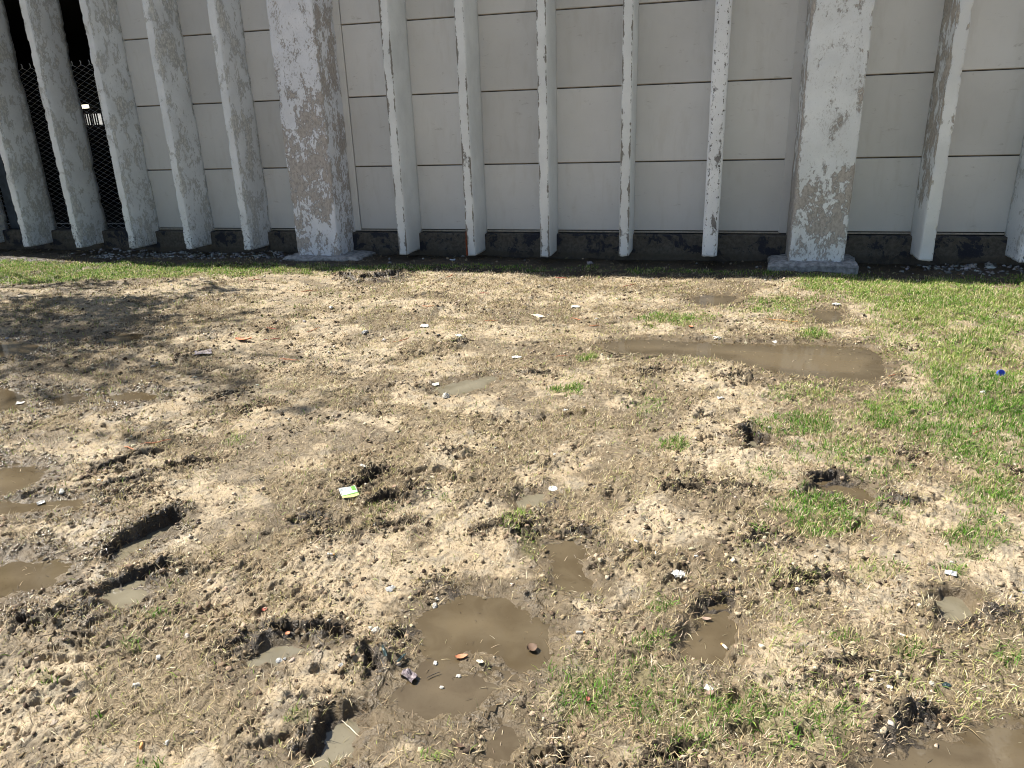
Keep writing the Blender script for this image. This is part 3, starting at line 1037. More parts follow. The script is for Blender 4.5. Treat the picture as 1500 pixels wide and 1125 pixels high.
def ico2(sub=1):
    V, F = ico()
    V = [tuple(v) for v in V]
    for _ in range(sub):
        cache, F2 = {}, []

        def midp(a, b):
            k = (min(a, b), max(a, b))
            if k not in cache:
                m = (np.array(V[a]) + np.array(V[b])) / 2
                V.append(tuple(m / np.linalg.norm(m)))
                cache[k] = len(V) - 1
            return cache[k]
        for a, b, c in F:
            ab, bc, ca = midp(a, b), midp(b, c), midp(c, a)
            F2 += [(a, ab, ca), (b, bc, ab), (c, ca, bc), (ab, bc, ca)]
        F = F2
    return np.array(V), np.array(F)


ICO1 = ico2(1)
ICO2 = ico2(2)


def lumps(name, P, size, flat, cols, mat, sink=.3, jag=.36, smooth=False):
    """many small irregular lumps as one mesh"""
    V0, F0 = ICO1
    n, m = len(P), len(V0)
    R = 1 + jag * RNG.normal(0, 1, (n, m)).clip(-1.7, 1.7)
    a = RNG.uniform(0, 6.283, n)
    sx = size * RNG.uniform(.75, 1.35, n)
    sy = size * RNG.uniform(.6, 1.1, n)
    sz = size * flat
    v = V0[None] * R[:, :, None]
    x = v[:, :, 0] * sx[:, None]
    y = v[:, :, 1] * sy[:, None]
    ca, sa = np.cos(a)[:, None], np.sin(a)[:, None]
    z = v[:, :, 2] * sz[:, None] + (gh(P[:, 0], P[:, 1]) + sz * (1 - 2 * sink))[:, None]
    V = np.stack([P[:, 0][:, None] + x * ca - y * sa, P[:, 1][:, None] + x * sa + y * ca, z], -1).reshape(-1, 3)
    F = (np.arange(n)[:, None, None] * m + F0[None]).reshape(-1, 3)
    return mesh_np(name, V, F, mat, None, smooth, np.repeat(cols, m, 0))


def lump_material(name, rough=.95):
    n = NT(name)
    c = n.attrc('col')
    d = n.noise(180, 4)
    col = n.mix(n.math('MULTIPLY', n.ramp(d, .5, .68), .6), c, n.mix(1.0, c, (.45, .42, .38), 'MULTIPLY'))
    return n.out(col, rough, n.bump(d, .7, .003), .2)


M['clod'] = lump_material('soil_clod')
M['stone'] = lump_material('pale_stone', .7)


def clod_density(x, y):
    d = np.hypot(x, y)
    lod = np.interp(d, [1.5, 3, 5, 9], [1500, 1000, 560, 300])
    s = .18 + sstep(.0, .55, rn(x, y, 3.3, 11) + .35 * rn(x, y, 8, 12)) + .5 * sstep(.2, .6, rn(x, y, 13, 77))
    return (1 - .8 * sstep(7.5, 7.75, y)) * lod * (s + 1.6 * pit_rim(x, y)) * (1 - wet_mask_pud(x, y)) * (1 - .5 * wet_mask(x, y, False)) * (1 - .7 * np.clip(green_mask(x, y), 0, 1))


P = scatter(clod_density, cap=3600)
n = len(P)
sz = np.minimum((.0020 + .00045 * dist(P)) * RNG.gamma(2.2, .5, n), .008 + .0006 * dist(P))
o = lumps('soil_crumbs', P, sz, RNG.uniform(.5, .9, n), mixcol(n, [(3, .40, .32, .22), (3, .27, .21, .135), (3, .15, .112, .07), (2.4, .075, .056, .038), (1, .5, .43, .32)]), M['clod'])
tag(o, 'crumbs and clods of trodden soil scattered over the ground', 'soil', kind='stuff')


# wet grit that glistens on the soggy left side
M['wetgrit'] = NT('wet_grit').m
_n = M['wetgrit'].node_tree
_b = _n.nodes['Principled BSDF']
_a = _n.nodes.new('ShaderNodeAttribute')
_a.attribute_name = 'col'
_n.links.new(_a.outputs['Color'], _b.inputs['Base Color'])
_b.inputs['Roughness'].default_value = .10
_b.inputs['Specular IOR Level'].default_value = .8


def grit_density(x, y):
    side = sstep(-.4, -1.7, x + .55 * y)
    return 5200 * np.clip(left_gloss(x, y), 0, 1) * (.12 + .88 * side) * (1 - wet_mask_pud(x, y)) * sstep(6.2, 5.0, y)


P = scatter(grit_density, cap=5200)
n = len(P)
o = lumps('wet_soil_crumbs', P, np.minimum((.0024 + .0005 * dist(P)) * RNG.gamma(3, .33, n), .011), RNG.uniform(.4, .7, n), mixcol(n, [(3, .15, .115, .07), (2, .09, .068, .042), (1, .24, .19, .125)]), M['wetgrit'], .3, .14, True)
tag(o, 'wet glistening crumbs of mud round the puddles on the left', 'soil', kind='stuff')


def heap_density(x, y):
    return 3800 * pit_rim(x, y) * (1 - wet_mask_pud(x, y)) * sstep(-.2, .5, rn(x, y, 8, 86))


P = scatter(heap_density, cap=3800)
n = len(P)
o = lumps('turned_dirt', P, np.minimum((.0022 + .0006 * dist(P)) * RNG.gamma(2.2, .5, n), .0125 + .0008 * dist(P)), RNG.uniform(.45, .8, n), mixcol(n, [(2, .33, .26, .175), (3, .17, .128, .08), (4, .07, .053, .036)]), M['clod'], .45)
tag(o, 'clods of dark turned soil heaped round the holes and ruts', 'soil', kind='stuff')


def peb_density(x, y):
    return (3 + 5 * sstep(.1, .6, rn(x, y, 1.1, 81))) * (1 - .8 * np.clip(green_mask(x, y), 0, 1))


P = scatter(peb_density, cap=30)
n = len(P)
o = lumps('pebbles', P, (.0035 + .0004 * dist(P)) * RNG.gamma(4, .28, n), RNG.uniform(.4, .8, n), mixcol(n, [(3, .50, .47, .42), (2, .38, .36, .33), (1, .24, .23, .22)]), M['stone'])
tag(o, 'tiny pale pebbles strewn over the mud', 'pebbles', kind='stuff')


def gravel_density(x, y):
    s = sstep(7.95, 8.12, y + .08 * rn(x, y, 5, 83)) * sstep(8.52, 8.42, y)
    seg = np.maximum(np.maximum(sstep(-8.6, -7.6, x) * sstep(-4.6, -5.2, x), sstep(1.7, 2.3, x)), .012)
    return 330 * s * seg


P = scatter(gravel_density, ymin=7.8, ymax=8.5, cap=2600)
n = len(P)
o = lumps('gravel', P, RNG.gamma(4, .0026, n) + .003, RNG.uniform(.4, .8, n), mixcol(n, [(3, .30, .295, .285), (3, .18, .175, .17), (1, .50, .49, .47)]), M['stone'])
tag(o, 'strip of grey gravel along the foot of the wall', 'gravel', kind='stuff')

# straw bits floating on the puddles
pts = []
for P_, drop, bank, milky in PUD:
    lo, hi = P_.min(0), P_.max(0)
    ar = (hi - lo).prod()
    q = RNG.uniform(lo, hi, (int(ar * 170) + 2, 2))
    q = q[sdf_poly(P_, q[:, 0], q[:, 1]) < -.01]
    wl = pud_level(P_, drop)
    pts.append(np.c_[q, np.full(len(q), wl)])
pts = np.concatenate(pts)
n = len(pts)
gh_keep = gh
gh_level = pts[:, 2]
_g = gh
gh = lambda x, y: gh_level
o = blades('floating_dry_grass', pts[:, :2], RNG.uniform(.010, .038, n), .0008 + .00035 * dist(pts), np.full(n, 1.55), RNG.uniform(0, 6.283, n), RNG.uniform(-.06, .0, n), mixcol(n, [(3, .33, .265, .16), (3, .17, .13, .08), (1, .5, .43, .3), (3, .07, .055, .038)]), M['straw'], .0035)
gh = _g
tag(o, 'bits of straw floating on the puddles', 'floating straw', kind='stuff')

# ------------------------------------------------------------------ the building
WY = 8.6                       # face of the infill panels
bld = empty('building', (-3, 8.6, 0), 'pale building wall of concrete fins and painted panels with flaking paint', 'building')
OFF = Matrix.Translation((3, -8.6, 0))


def part(o):
    o.matrix_parent_inverse = OFF
    return o


def col_mesh(name, x0, x1, yf, yb, zb, zt, mat, seed, chip=.010, rough=.002, peel=None, dark=None, backbite=0.0, cham=.012, parent=None, ztop_fine=3.5, nside=8, nfront=6, dz=.02):
    """upright concrete member: fine rows where seen, chipped arrises, ragged back edge"""
    w = x1 - x0
    ring = []
    for i in range(nside):
        ring.append((x0, yb + (yf + cham - yb) * i / (nside - 1), 0))
    for i in range(nfront):
        ring.append((x0 + cham + (w - 2 * cham) * i / (nfront - 1), yf, 1))
    for i in range(nside):
        ring.append((x1, yf + cham + (yb - yf - cham) * i / (nside - 1), 2))
    R = np.array(ring)
    zs = list(np.arange(zb, min(zt, ztop_fine), dz))
    while zs[-1] < zt - .3:
        zs.append(zs[-1] + .25)
    zs.append(zt)
    zs = np.array(zs)
    m = len(R)
    X = np.repeat(R[None, :, 0], len(zs), 0)
    Yv = np.repeat(R[None, :, 1], len(zs), 0)
    sd = np.repeat(R[None, :, 2], len(zs), 0)
    Zv = np.repeat(zs[:, None], m, 1)
    dl = np.hypot(X - x0, Yv - yf)
    dr = np.hypot(X - x1, Yv - yf)
    pos = X * 3.1 + Yv * 2.3
    for dd, sx, s2 in ((dl, 1, 1), (dr, -1, 2)):
        nz = noise(Zv * 7, np.full_like(Zv, seed * 3.7 + s2), seed + s2) * .6 + noise(Zv * 21, np.full_like(Zv, seed * 1.9 + s2), seed + s2 + 5) * .45 + .2 * noise(Zv * 47, pos, seed + 3)
        c = sstep(.10, .65, nz) * chip * np.exp(-(dd / .022) ** 2)
        X = X + sx * c
        Yv = Yv + c
    if backbite > 0:
        db = np.abs(Yv - yb)
        nz = noise(Zv * 2.6, np.full_like(Zv, seed * 2.1), seed + 9) + .5 * noise(Zv * 8, np.full_like(Zv, seed * 5.1), seed + 10) + .25 * noise(Zv * 25, np.full_like(Zv, seed * 5.1), seed + 12)
        bite = sstep(-.2, .9, nz) * backbite
        X = X - np.where(sd == 2, bite * np.exp(-(db / .05) ** 2), 0)
        X = X + np.where(sd == 0, 0, 0)
    nn = rough * (noise(pos * 9, Zv * 9, seed + 20) + .6 * noise(pos * 25, Zv * 25, seed + 21))
    X = X + np.where(sd == 0, -nn, np.where(sd == 2, nn, 0))
    Yv = Yv - np.where(sd == 1, nn, 0)
    # worn lower end
    Zv[0] += .006 * noise(pos[0] * 12, pos[0] * 3, seed + 30)
    edge = np.exp(-(np.minimum(dl, dr) / .024) ** 2)
    pe = peel(X, Yv, Zv, sd, edge) if peel else np.zeros_like(Zv)
    dk = dark(X, Yv, Zv, sd, edge) if dark else np.zeros_like(Zv)
    V = np.stack([X, Yv, Zv], -1).reshape(-1, 3)
    idx = np.arange(len(V)).reshape(len(zs), m)
    F = np.stack([idx[:-1, :-1], idx[:-1, 1:], idx[1:, 1:], idx[1:, :-1]], -1).reshape(-1, 4)
    caps = [idx[0][None, ::-1], idx[-1][None]]
    Fb = np.stack([idx[:-1, -1], idx[:-1, 0], idx[1:, 0], idx[1:, -1]], -1)
    o = mesh_np(name, V, [F, Fb] + caps, mat, parent, False, None, {'peel': pe.ravel(), 'dark': dk.ravel()})
    return o


OLD = peel_material('old_fin_paint', (.79, .82, .835), (.63, .635, .61), (.13, .135, .145), 1, 1.25)
NEWP = peel_material('fin_paint', (.775, .80, .795), (.24, .225, .20), (.12, .11, .10), 2)
ROUGHP = peel_material('rough_fin_paint', (.84, .86, .87), (.22, .21, .2), (.10, .095, .09), 3)
BIGP1 = peel_material('pilaster_flaking_paint', (.81, .83, .87), (.45, .415, .385), (.12, .11, .105), 4, 1.9)
BIGP2 = peel_material('pilaster_paint', (.81, .835, .835), (.45, .415, .375), (.14, .13, .12), 5, 1.25)
TAN = peel_material('patched_fin_paint', (.79, .81, .80), (.46, .42, .36), (.14, .13, .12), 6)


def pk_old(X, Y, Z, sd, e):
    return np.where(sd == 1, -.04, .04) + .04 * e + .02 * sstep(.9, .2, Z)


def dk_old(X, Y, Z, sd, e):
    return -.03 + .13 * sstep(.85, .15, Z + .1 * noise(X * 9, Z * 5, 3)) + np.where(sd == 1, .02, .0) + .02 * e


def pk_new(X, Y, Z, sd, e):
    return np.where(sd == 1, -.09, -.24) + np.where(sd == 2, .24, .20) * e


def dk_new(X, Y, Z, sd, e):
    return np.where(sd == 1, -.03, -.08) + .10 * e


FINS = [(-10.79, OLD, 0), (-9.93, OLD, 0), (-9.073, OLD, 0), (-8.215, OLD, 0), (-7.352, OLD, 0), (-6.497, OLD, 0), (-5.643, OLD, 0),
        (-3.567, NEWP, 1), (-2.732, NEWP, 1), (-1.866, NEWP, 1), (-.992, NEWP, 1), (-.118, ROUGHP, 2), (1.968, TAN, 3), (2.835, OLD, 4), (3.70, TAN, 3)]
FINLAB = {-3.567: 'clean painted fin with chipped left arris', -.118: 'fin with rough bare white front face', 1.968: 'fin with peeled patches on its left side', -2.732: 'fin with rust streak at its foot'}
ZT = 6.0
for i, (fx, mt, st) in enumerate(FINS):
    seed = 40 + i * 7
    w = .11
    if st == 0:
        zb = .138
        o = col_mesh('fin', fx, fx + .105, 8.1, WY + .02, zb, ZT, mt, seed, .010, .0022, pk_old, dk_old, .032, .008, bld)
    elif st == 1:
        o = col_mesh('fin', fx, fx + .105, 8.1, WY + .02, .108 + (.02 if i > 9 else 0), ZT, mt, seed, .004, .0006, pk_new, dk_new, .004, .005, bld)
    elif st == 2:
        o = col_mesh('fin', fx, fx + .155, 8.1, WY + .02, .138, ZT, mt, seed, .012, .002, lambda X, Y, Z, s, e: np.where(s == 1, -.03, -.2) + .02 * e, lambda X, Y, Z, s, e: np.where(s == 1, .05, -.05) + .22 * e, .004, .024, bld)
    elif st == 3:
        o = col_mesh('fin', fx, fx + .118, 8.1, WY + .02, .126, ZT, mt, seed, .012, .002, lambda X, Y, Z, s, e: np.where(s == 0, .03 + .06 * sstep(.5, 1.2, Z), np.where(s == 1, -.10 + .08 * sstep(.9, 2, Z), -.1)) - .25 * sstep(.75, .4, Z) + .05 * e, dk_new, .004, .006, bld)
    else:
        o = col_mesh('fin', fx, fx + .11, 8.1, WY + .02, .12, ZT, mt, seed, .012, .002, lambda X, Y, Z, s, e: .0 + .05 * e + 0 * Z, dk_old, .01, .01, bld)
    part(o)
    if fx in FINLAB:
        o['label'] = FINLAB[fx]


RUST = plain('rust', (.20, .055, .025), .9, .4, 60, .2, .003)
part(MB().tube([(-2.727, 8.099, .112), (-2.725, 8.094, .20), (-2.728, 8.096, .29), (-2.726, 8.101, .40)], [.012, .011, .008, .004], 8).build('rusty_bar', RUST, bld))

# pilasters with their footings
def pk_p1(X, Y, Z, sd, e):
    b = np.interp(Z, [.1, .3, .42, .6, .8, 1.6, 1.95, 2.25, 2.6, 3.2], [.07, .02, .04, .09, .115, .10, .04, .0, -.05, -.07])
    left = sstep(-4.6, -4.85, X) * .05 * sstep(1.2, 1.9, Z)
    side = np.where(sd == 2, .015 - b * .75 + .04 * sstep(.5, 1.6, Z), 0)
    return b - left + side + .03 * e


def pk_p2(X, Y, Z, sd, e):
    b = np.interp(Z, [.1, .25, .42, .5, .75, .95, 1.1, 3], [.08, .06, .06, .10, .12, .06, -.035, -.025])
    return b + np.where(sd == 0, .10, 0) + .09 * e * sstep(.4, 1.0, Z)


def dk_p(X, Y, Z, sd, e):
    return -.05 + .06 * sstep(.7, .2, Z) + .03 * e


def footing(x0, x1, y0, y1, z0, z1, seed, parent):
    nx, ny, nz = 26, 14, 5
    mb = MB()

    def pt(u, v, w):
        x = x0 + (x1 - x0) * u
        y = y0 + (y1 - y0) * v
        z = z0 + (z1 - z0) * w
        c = min(u, 1 - u) * (x1 - x0)
        d = v * (y1 - y0)
        ch = .03 * math.exp(-(min(c, d) / .03) ** 2) * w
        n1 = float(noise(x * 9, y * 9, seed)) * .012 + float(noise(x * 25, y * 25 + z * 20, seed + 1)) * .007
        return (x + (n1 if u in (0, 1) else 0) + (.03 * float(noise(y * 5, z * 4, seed + 5)) if u in (0, 1) else 0), y + (n1 + .025 * float(noise(x * 4, z * 3, seed + 4)) if v == 0 else 0), z - ch + (n1 * .8 if w == 1 else 0))
    V, F = [], []
    top = {}
    for j in range(ny):
        for i in range(nx):
            top[i, j] = len(V)
            V.append(pt(i / (nx - 1), j / (ny - 1), 1))
    for j in range(ny - 1):
        for i in range(nx - 1):
            F.append((top[i, j], top[i + 1, j], top[i + 1, j + 1], top[i, j + 1]))
    per = [(i, 0) for i in range(nx)] + [(nx - 1, j) for j in range(1, ny)]
    per = [(0, j) for j in range(ny - 1, 0, -1)] + per
    prev = [top[p] for p in per]
    for k in range(1, nz):
        cur = []
        for (i, j) in per:
            cur.append(len(V))
            V.append(pt(i / (nx - 1), j / (ny - 1), 1 - k / (nz - 1)))
        for a in range(len(per) - 1):
            F.append((prev[a], cur[a], cur[a + 1], prev[a + 1]))
        prev = cur
    mb.add(V, F)
    n = FOOT
    return mb.build('footing', n, parent)


FOOT = plain('footing_concrete', (.30, .295, .285), .9, .35, 22, .2, .012)
p1 = part(col_mesh('pilaster', -4.90, -4.345, 8.1, WY + .02, .07, ZT, BIGP1, 201, .010, .004, pk_p1, dk_p, .02, .008, bld, 3.5, 14, 18, .025))
p1['label'] = 'wide pilaster with most of its white paint flaked off'
p2 = part(col_mesh('pilaster', .752, 1.283, 8.1, WY + .02, .06, ZT, BIGP2, 202, .012, .003, pk_p2, dk_p, .01, .012, bld, 3.5, 14, 18, .025))
p2['label'] = 'wide white pilaster with paint flaked off its lower third'
footing(-5.05, -4.05, 7.98, 8.49, -.05, .085, 301, p1).matrix_parent_inverse = Matrix.Identity(4)
footing(.58, 1.43, 7.97, 8.49, -.05, .105, 302, p2).matrix_parent_inverse = Matrix.Identity(4)

# plinth, flashing, joints, panels
BAYS = []
xs = [f[0] for f in FINS] + [-4.90, .752]
edges = sorted([(f[0], f[0] + (.155 if f[2] == 2 else .11)) for f in FINS] + [(-4.90, -4.345), (.752, 1.283)])
for (a0, a1), (b0, b1) in zip(edges[:-1], edges[1:]):
    BAYS.append((a1, b0))
OPEN = lambda b: b[1] < -7.3
rows = [.335, 1.081, 1.867, 2.643, 3.42]

mb = MB()
nx = 560
px_ = np.linspace(-20, 9, nx)
prof = [(8.60, .302), (8.512, .300), (8.500, .288), (8.498, .20), (8.496, .10), (8.494, -.06)]
V = []
for j, (yy, zz) in enumerate(prof):
    for x in px_:
        q = .006 * float(noise(x * 6, j * 1.3, 5)) + .004 * float(noise(x * 19, j * 2.1, 6))
        V.append((x, yy + (q if j > 0 else 0), zz + (q * .8 if j in (1, 2) else 0)))
F = [(j * nx + i, j * nx + nx + i, j * nx + nx + i + 1, j * nx + i + 1) for j in range(len(prof) - 1) for i in range(nx - 1)]
mb.add(V, F)
part(mb.build('plinth', M['plinth'], bld, False))

for b in BAYS:
    x0, x1 = b
    if OPEN(b):
        continue
    ex0, ex1 = .05, .05
    if abs(x0 + 4.345) < .01:
        x0 += .085
        ex0 = .004
    if abs(x1 - .752) < .01:
        x1 -= .085
        ex1 = .004
    for r in range(4):
        z0, z1 = rows[r] + (.0075 if r else 0), rows[r + 1] - .0075
        part(MB().box(x0 - ex0, x1 + ex1, WY, WY + .03, z0, z1, .004).build('panel', M['panel'], bld))
    # tan seam strips at each joint, a little back from the panel face
    for r in range(1, 5):
        part(MB().box(x0 - .012, x1 + .012, WY + .010, WY + .028, rows[r] + .0005, rows[r] + .0068).build('seam', M['joint'], bld))
    part(MB().box(x0 - .01, x1 + .01, WY - .018, WY + .02, .309, .326, .003).build('flashing', M['flash'], bld))
part(MB().box(-4.362, -4.272, WY - .012, WY + .03, .312, 3.42, .004).build('trim_strip', M['panel'], bld))
part(MB().box(.667, .757, WY - .012, WY + .03, .312, 3.42, .004).build('trim_strip', M['panel'], bld))
# structural walls behind and beyond
part(MB().box(-7.30, 9, WY + .034, WY + .25, -.1, 3.44).build('backing_wall', M['gap'], bld))
part(MB().box(-20, -10.80, WY, WY + .25, .302, 3.44).build('end_wall', M['panel'], bld))
part(MB().box(3.82, 9, WY - .002, WY + .033, .302, 3.44).build('end_wall', M['panel'], bld))
part(MB().box(-20, 9, WY + .001, WY + .25, 3.442, 6.0).build('upper_wall', M['panel'], bld))
part(MB().box(-20, 9, WY - .0, 16, 6.003, 6.15).build('roof', M['gap'], bld))
part(MB().box(-20, -19.75, WY + .252, 15.7, -.1, 6.0).build('side_wall', M['gap'], bld))
part(MB().box(8.75, 9, WY + .252, 15.7, -.1, 6.0).build('side_wall', M['gap'], bld))
part(MB().box(-20, 9, 15.72, 16, -.1, 6.0).build('rear_wall', M['gap'], bld))
# the dark room seen through the open bays
part(MB().box(-17.1, -17.0, WY + .26, 14, -.05, 3.44).build('room_wall', M['void'], bld))
part(MB().box(-7.4, -7.31, WY + .26, 14, -.05, 3.44).build('room_wall', M['void'], bld))
part(MB().box(-17.1, -7.31, 14.02, 14.1, -.05, 3.44).build('room_wall', M['void'], bld))
part(MB().box(-17.1, -7.31, WY + .26, 14.1, 3.45, 3.5).build('room_ceiling', M['void'], bld))
part(MB().box(-17.1, -7.31, WY + .1, 14.1, -.04, .05).build('room_floor', M['void'], bld))
part(MB().box(-10.80, -7.25, WY + .02, WY + .25, .24, .296).build('sill', M['plinth'], bld))
part(MB().box(-9.81, -9.66, WY + .03, WY + .10, .302, 3.44, .004).build('jamb', M['jamb'], bld))


def emis(name, col, st):
    n = NT(name)
    n.b.inputs['Emission Color'].default_value = (*col, 1)
    n.b.inputs['Emission Strength'].default_value = st
    n.b.inputs['Base Color'].default_value = (*col, 1)
    return n.m


def ray_at(x, y, Yp):
    d = RM @ np.array([x - 750.0, 562.5 - y, -FPX])
    s = Yp / d[1]
    return d[0] * s, CAMZ + d[2] * s


lx, lz = ray_at(125, 156, 13.6)
lamp = empty('wall_lamp', (lx, 13.6, lz), 'small lit lamp glowing in the dark room behind the fence', 'lamp')
MB().box(-.07, .07, -.03, .03, -.035, .035, .008).build('lamp_shade', emis('lamp_glow', (1, .93, .7), 1.3), lamp)
MB().box(-.025, .025, .031, .40, -.02, .02).build('bracket', M['post'], lamp)
wx, wz = ray_at(130, 175, 13.9)
win = part(MB().box(wx - .28, wx + .24, 13.955, 14.0, wz - .11, wz + .11).build('lit_window', emis('window_daylight', (.95, .93, .86), .28), bld))
win['label'] = 'small bright window at the back of the dark room'
for k in range(9):
    xx = wx - .27 + k * .06
    bar = MB().box(xx, xx + (.03 if k in (2, 5) else .012), 13.90, 13.93, wz - .13, wz + .12).build('bar', M['void'], win)
    bar.matrix_parent_inverse = Matrix.Identity(4)

# chain link fence across the open bays
fence = empty('chain_link_fence', (-9, WY + .14, .3), 'grey chain link fence closing the dark open bays between the fins', 'fence')
mb_v, mb_f = [], []
cw, chh = .034, .034
fy = WY + .14
x0f, x1f, z0f, z1f = -10.75, -7.33, .30, 2.44
nxw = int((x1f - x0f) / (2 * cw))
nzw = int((z1f - z0f) / chh)
FM = MB()
for i in range(nxw):
    pts = []
    for k in range(nzw + 1):
        s = 1 if ((k + i) % 2 == 0) else -1
        xx = x0f + i * 2 * cw + cw + s * cw * 1.02
        pts.append((xx, fy + (.003 if s > 0 else -.003), z0f + k * chh))
    e = pts[-1]
    pts.append((e[0] + .004, e[1], e[2] + .03))
    pts.append((e[0] - .006, e[1], e[2] + .05))
    FM.tube(pts, .0030, 4, False)
o = FM.build('wire_mesh', M['wire'], fence)
o.matrix_parent_inverse = Matrix.Translation((9, -WY - .14, -.3))
for xx in (-10.62, -8.6):
    o = MB().tube([(xx, fy + .04, .2), (xx, fy + .04, 2.2)], .024, 10).build('post', M['void'], fence, True)
    o.matrix_parent_inverse = Matrix.Translation((9, -WY - .14, -.3))
o = MB().tube([(x0f, fy + .018, .36), (x1f, fy + .018, .36)], .004, 6).build('tension_wire', M['wire'], fence, True)
o.matrix_parent_inverse = Matrix.Translation((9, -WY - .14, -.3))

# ------------------------------------------------------------------ tree outside the frame that dapples the left ground
tree = empty('street_tree', (-13.5, 4.6, 0), 'sparse leafy tree standing left of the muddy ground, shading it', 'tree')
tree.rotation_euler = (0, 0, math.pi)
TB, leaf_pts = MB(), []
rr = random.Random(26)
BR = MB()


def branch(p, d, L, r, depth):
    n = 5
    pts = [np.array(p)]
    d = np.array(d, float)
    for k in range(n):
        d = d + np.array([rr.gauss(0, .13), rr.gauss(0, .13), rr.gauss(0, .08)])
        d /= np.linalg.norm(d)
        pts.append(pts[-1] + d * L / n)
    (TB if depth == 0 else BR).tube(pts, [r * (1 - .55 * k / n) for k in range(n + 1)], 7 if depth < 2 else 4, False)
    if depth >= 2:
        for q in pts[2:]:
            leaf_pts.append(q)
    if depth < 4:
        for _ in range(5 if depth == 0 else 4):
            q = pts[rr.randint(2, n)]
            v = d * .75 + np.array([rr.gauss(0, .85), rr.gauss(0, .36), rr.gauss(.05, .4)])
            branch(q, v / np.linalg.norm(v), L * rr.uniform(.5, .68), r * .5, depth + 1)


branch((0, 0, -.1), (.02, 0, 1), 6.3, .15, 0)
BARK = plain('bark', (.12, .095, .07), .95, .3, 14, .2, .02)
TB.build('trunk', BARK, tree)
BR.build('limb', BARK, tree)
lp = np.array(leaf_pts)
lp = lp[(RNG.uniform(0, 1, len(lp)) < .7) & (lp[:, 2] > 3.9)]
sh = np.c_[-13.5 - lp[:, 0] - sdir[0] / sdir[2] * lp[:, 2], 4.6 - lp[:, 1] - sdir[1] / sdir[2] * lp[:, 2]]
lp = lp[(sh[:, 0] < -4.6) & (sh[:, 1] > 4.7) | (RNG.uniform(0, 1, len(lp)) < .12)]
K = 14
n = len(lp) * K
c = np.repeat(lp, K, 0) + RNG.normal(0, .14, (n, 3))
u = RNG.normal(0, 1, (n, 3))
u /= np.linalg.norm(u, axis=1)[:, None]
v = np.cross(u, RNG.normal(0, 1, (n, 3)))
v /= np.linalg.norm(v, axis=1)[:, None]
s = RNG.uniform(.05, .10, n)[:, None]
V = np.stack([c - u * s, c + v * s * .5, c + u * s, c - v * s * .5], 1).reshape(-1, 3)
mesh_np('crown', V, np.arange(n * 4).reshape(-1, 4), M['green'], tree, False, np.repeat(mixcol(n, [(3, .07, .12, .03), (2, .1, .16, .04)]), 4, 0))

# ------------------------------------------------------------------ litter and stray things on the ground
LM = {}


def lit(name, col, rough=.6, spec=.4, var=.15):
    if name not in LM:
        LM[name] = plain(name, col, rough, var, 60, spec, .002)
    return LM[name]


WHITE = lit('white_litter', (.60, .585, .54), .6, .4, .35)
CREAM = lit('cream_card', (.62, .56, .42))
ORANGE = lit('orange_plastic', (.50, .20, .10))
RED = lit('red_plastic', (.40, .12, .08))
GREY = lit('grey_stone', (.34, .34, .33), .85)
PALE = lit('pale_stone_face', (.47, .445, .39), .85, .3, .35)
TWIG = lit('twig_bark', (.10, .08, .06), .9)
BROWNLEAF = lit('brown_leaf', (.13, .08, .05), .7)
PINKLEAF = lit('pink_leaf', (.34, .235, .175), .7)
GLASS = lit('dark_green_shard', (.03, .05, .05), .15, .6)
FOIL = lit('foil', (.30, .26, .27), .28, .8, .5)
PURP = lit('purple_wrapper', (.17, .14, .145), .3, .6, .5)
FILM = lit('clear_film', (.55, .56, .57), .2, .8)
FILTER = lit('butt_filter', (.62, .33, .12), .8)
BLUEST = lit('blue_stick', (.45, .58, .72), .5)


def ground_frame(px, py):
    g = G(px, py)
    for _ in range(3):
        z = float(gh(g[0], g[1])[0])
        g = G(px, py, z)
    wl = -9
    for P_, drop, bank, milky in PUD:
        if near(P_, np.array([g[0]]), np.array([g[1]]), .0)[0] and sdf_poly(P_, np.array([g[0]]), np.array([g[1]]))[0] < 0:
            wl = pud_level(P_, drop)
    # rest on the highest of the small bumps underneath
    s = scale_at(px, py) * 4
    zz = max(float(gh(g[0] + dx * s, g[1] + dy * s)[0]) for dx in (-1, 0, 1) for dy in (-1, 0, 1))
    return g, max(.5 * z + .5 * zz, wl + .002)


def sheet(w, h, crumple, seed, nx=12, ny=9, thick=.0012, cut=.25):
    """thin crumpled sheet, ragged outline, real thickness"""
    V, F = [], []
    r = random.Random(seed)
    cs = [(r.uniform(0, 1), r.uniform(0, 1)) for _ in range(4)]
    for s in (1, -1):
        for j in range(ny):
            for i in range(nx):
                u, v = i / (nx - 1) - .5, j / (ny - 1) - .5
                k = 1 + cut * float(noise(u * 3 + seed, v * 3, seed)) * (2 * max(abs(u), abs(v)))
                z = crumple * (float(noise(u * 3.1 + seed * 1.3, v * 3.3, seed + 2)) + .6 * abs(float(noise(u * 7, v * 7 + seed, seed + 3))))
                V.append((u * w * k, v * h * k, z + crumple * .8 + s * thick / 2 + .001))
    N = nx * ny
    for j in range(ny - 1):
        for i in range(nx - 1):
            a = j * nx + i
            F.append((a, a + 1, a + nx + 1, a + nx))
            F.append((N + a, N + a + nx, N + a + nx + 1, N + a + 1))
    per = [i for i in range(nx)] + [j * nx + nx - 1 for j in range(1, ny)] + [(ny - 1) * nx + i for i in range(nx - 2, -1, -1)] + [j * nx for j in range(ny - 2, 0, -1)]
    for a, b in zip(per, per[1:] + per[:1]):
        F.append((a, N + a, N + b, b))
    return MB().add(V, F)


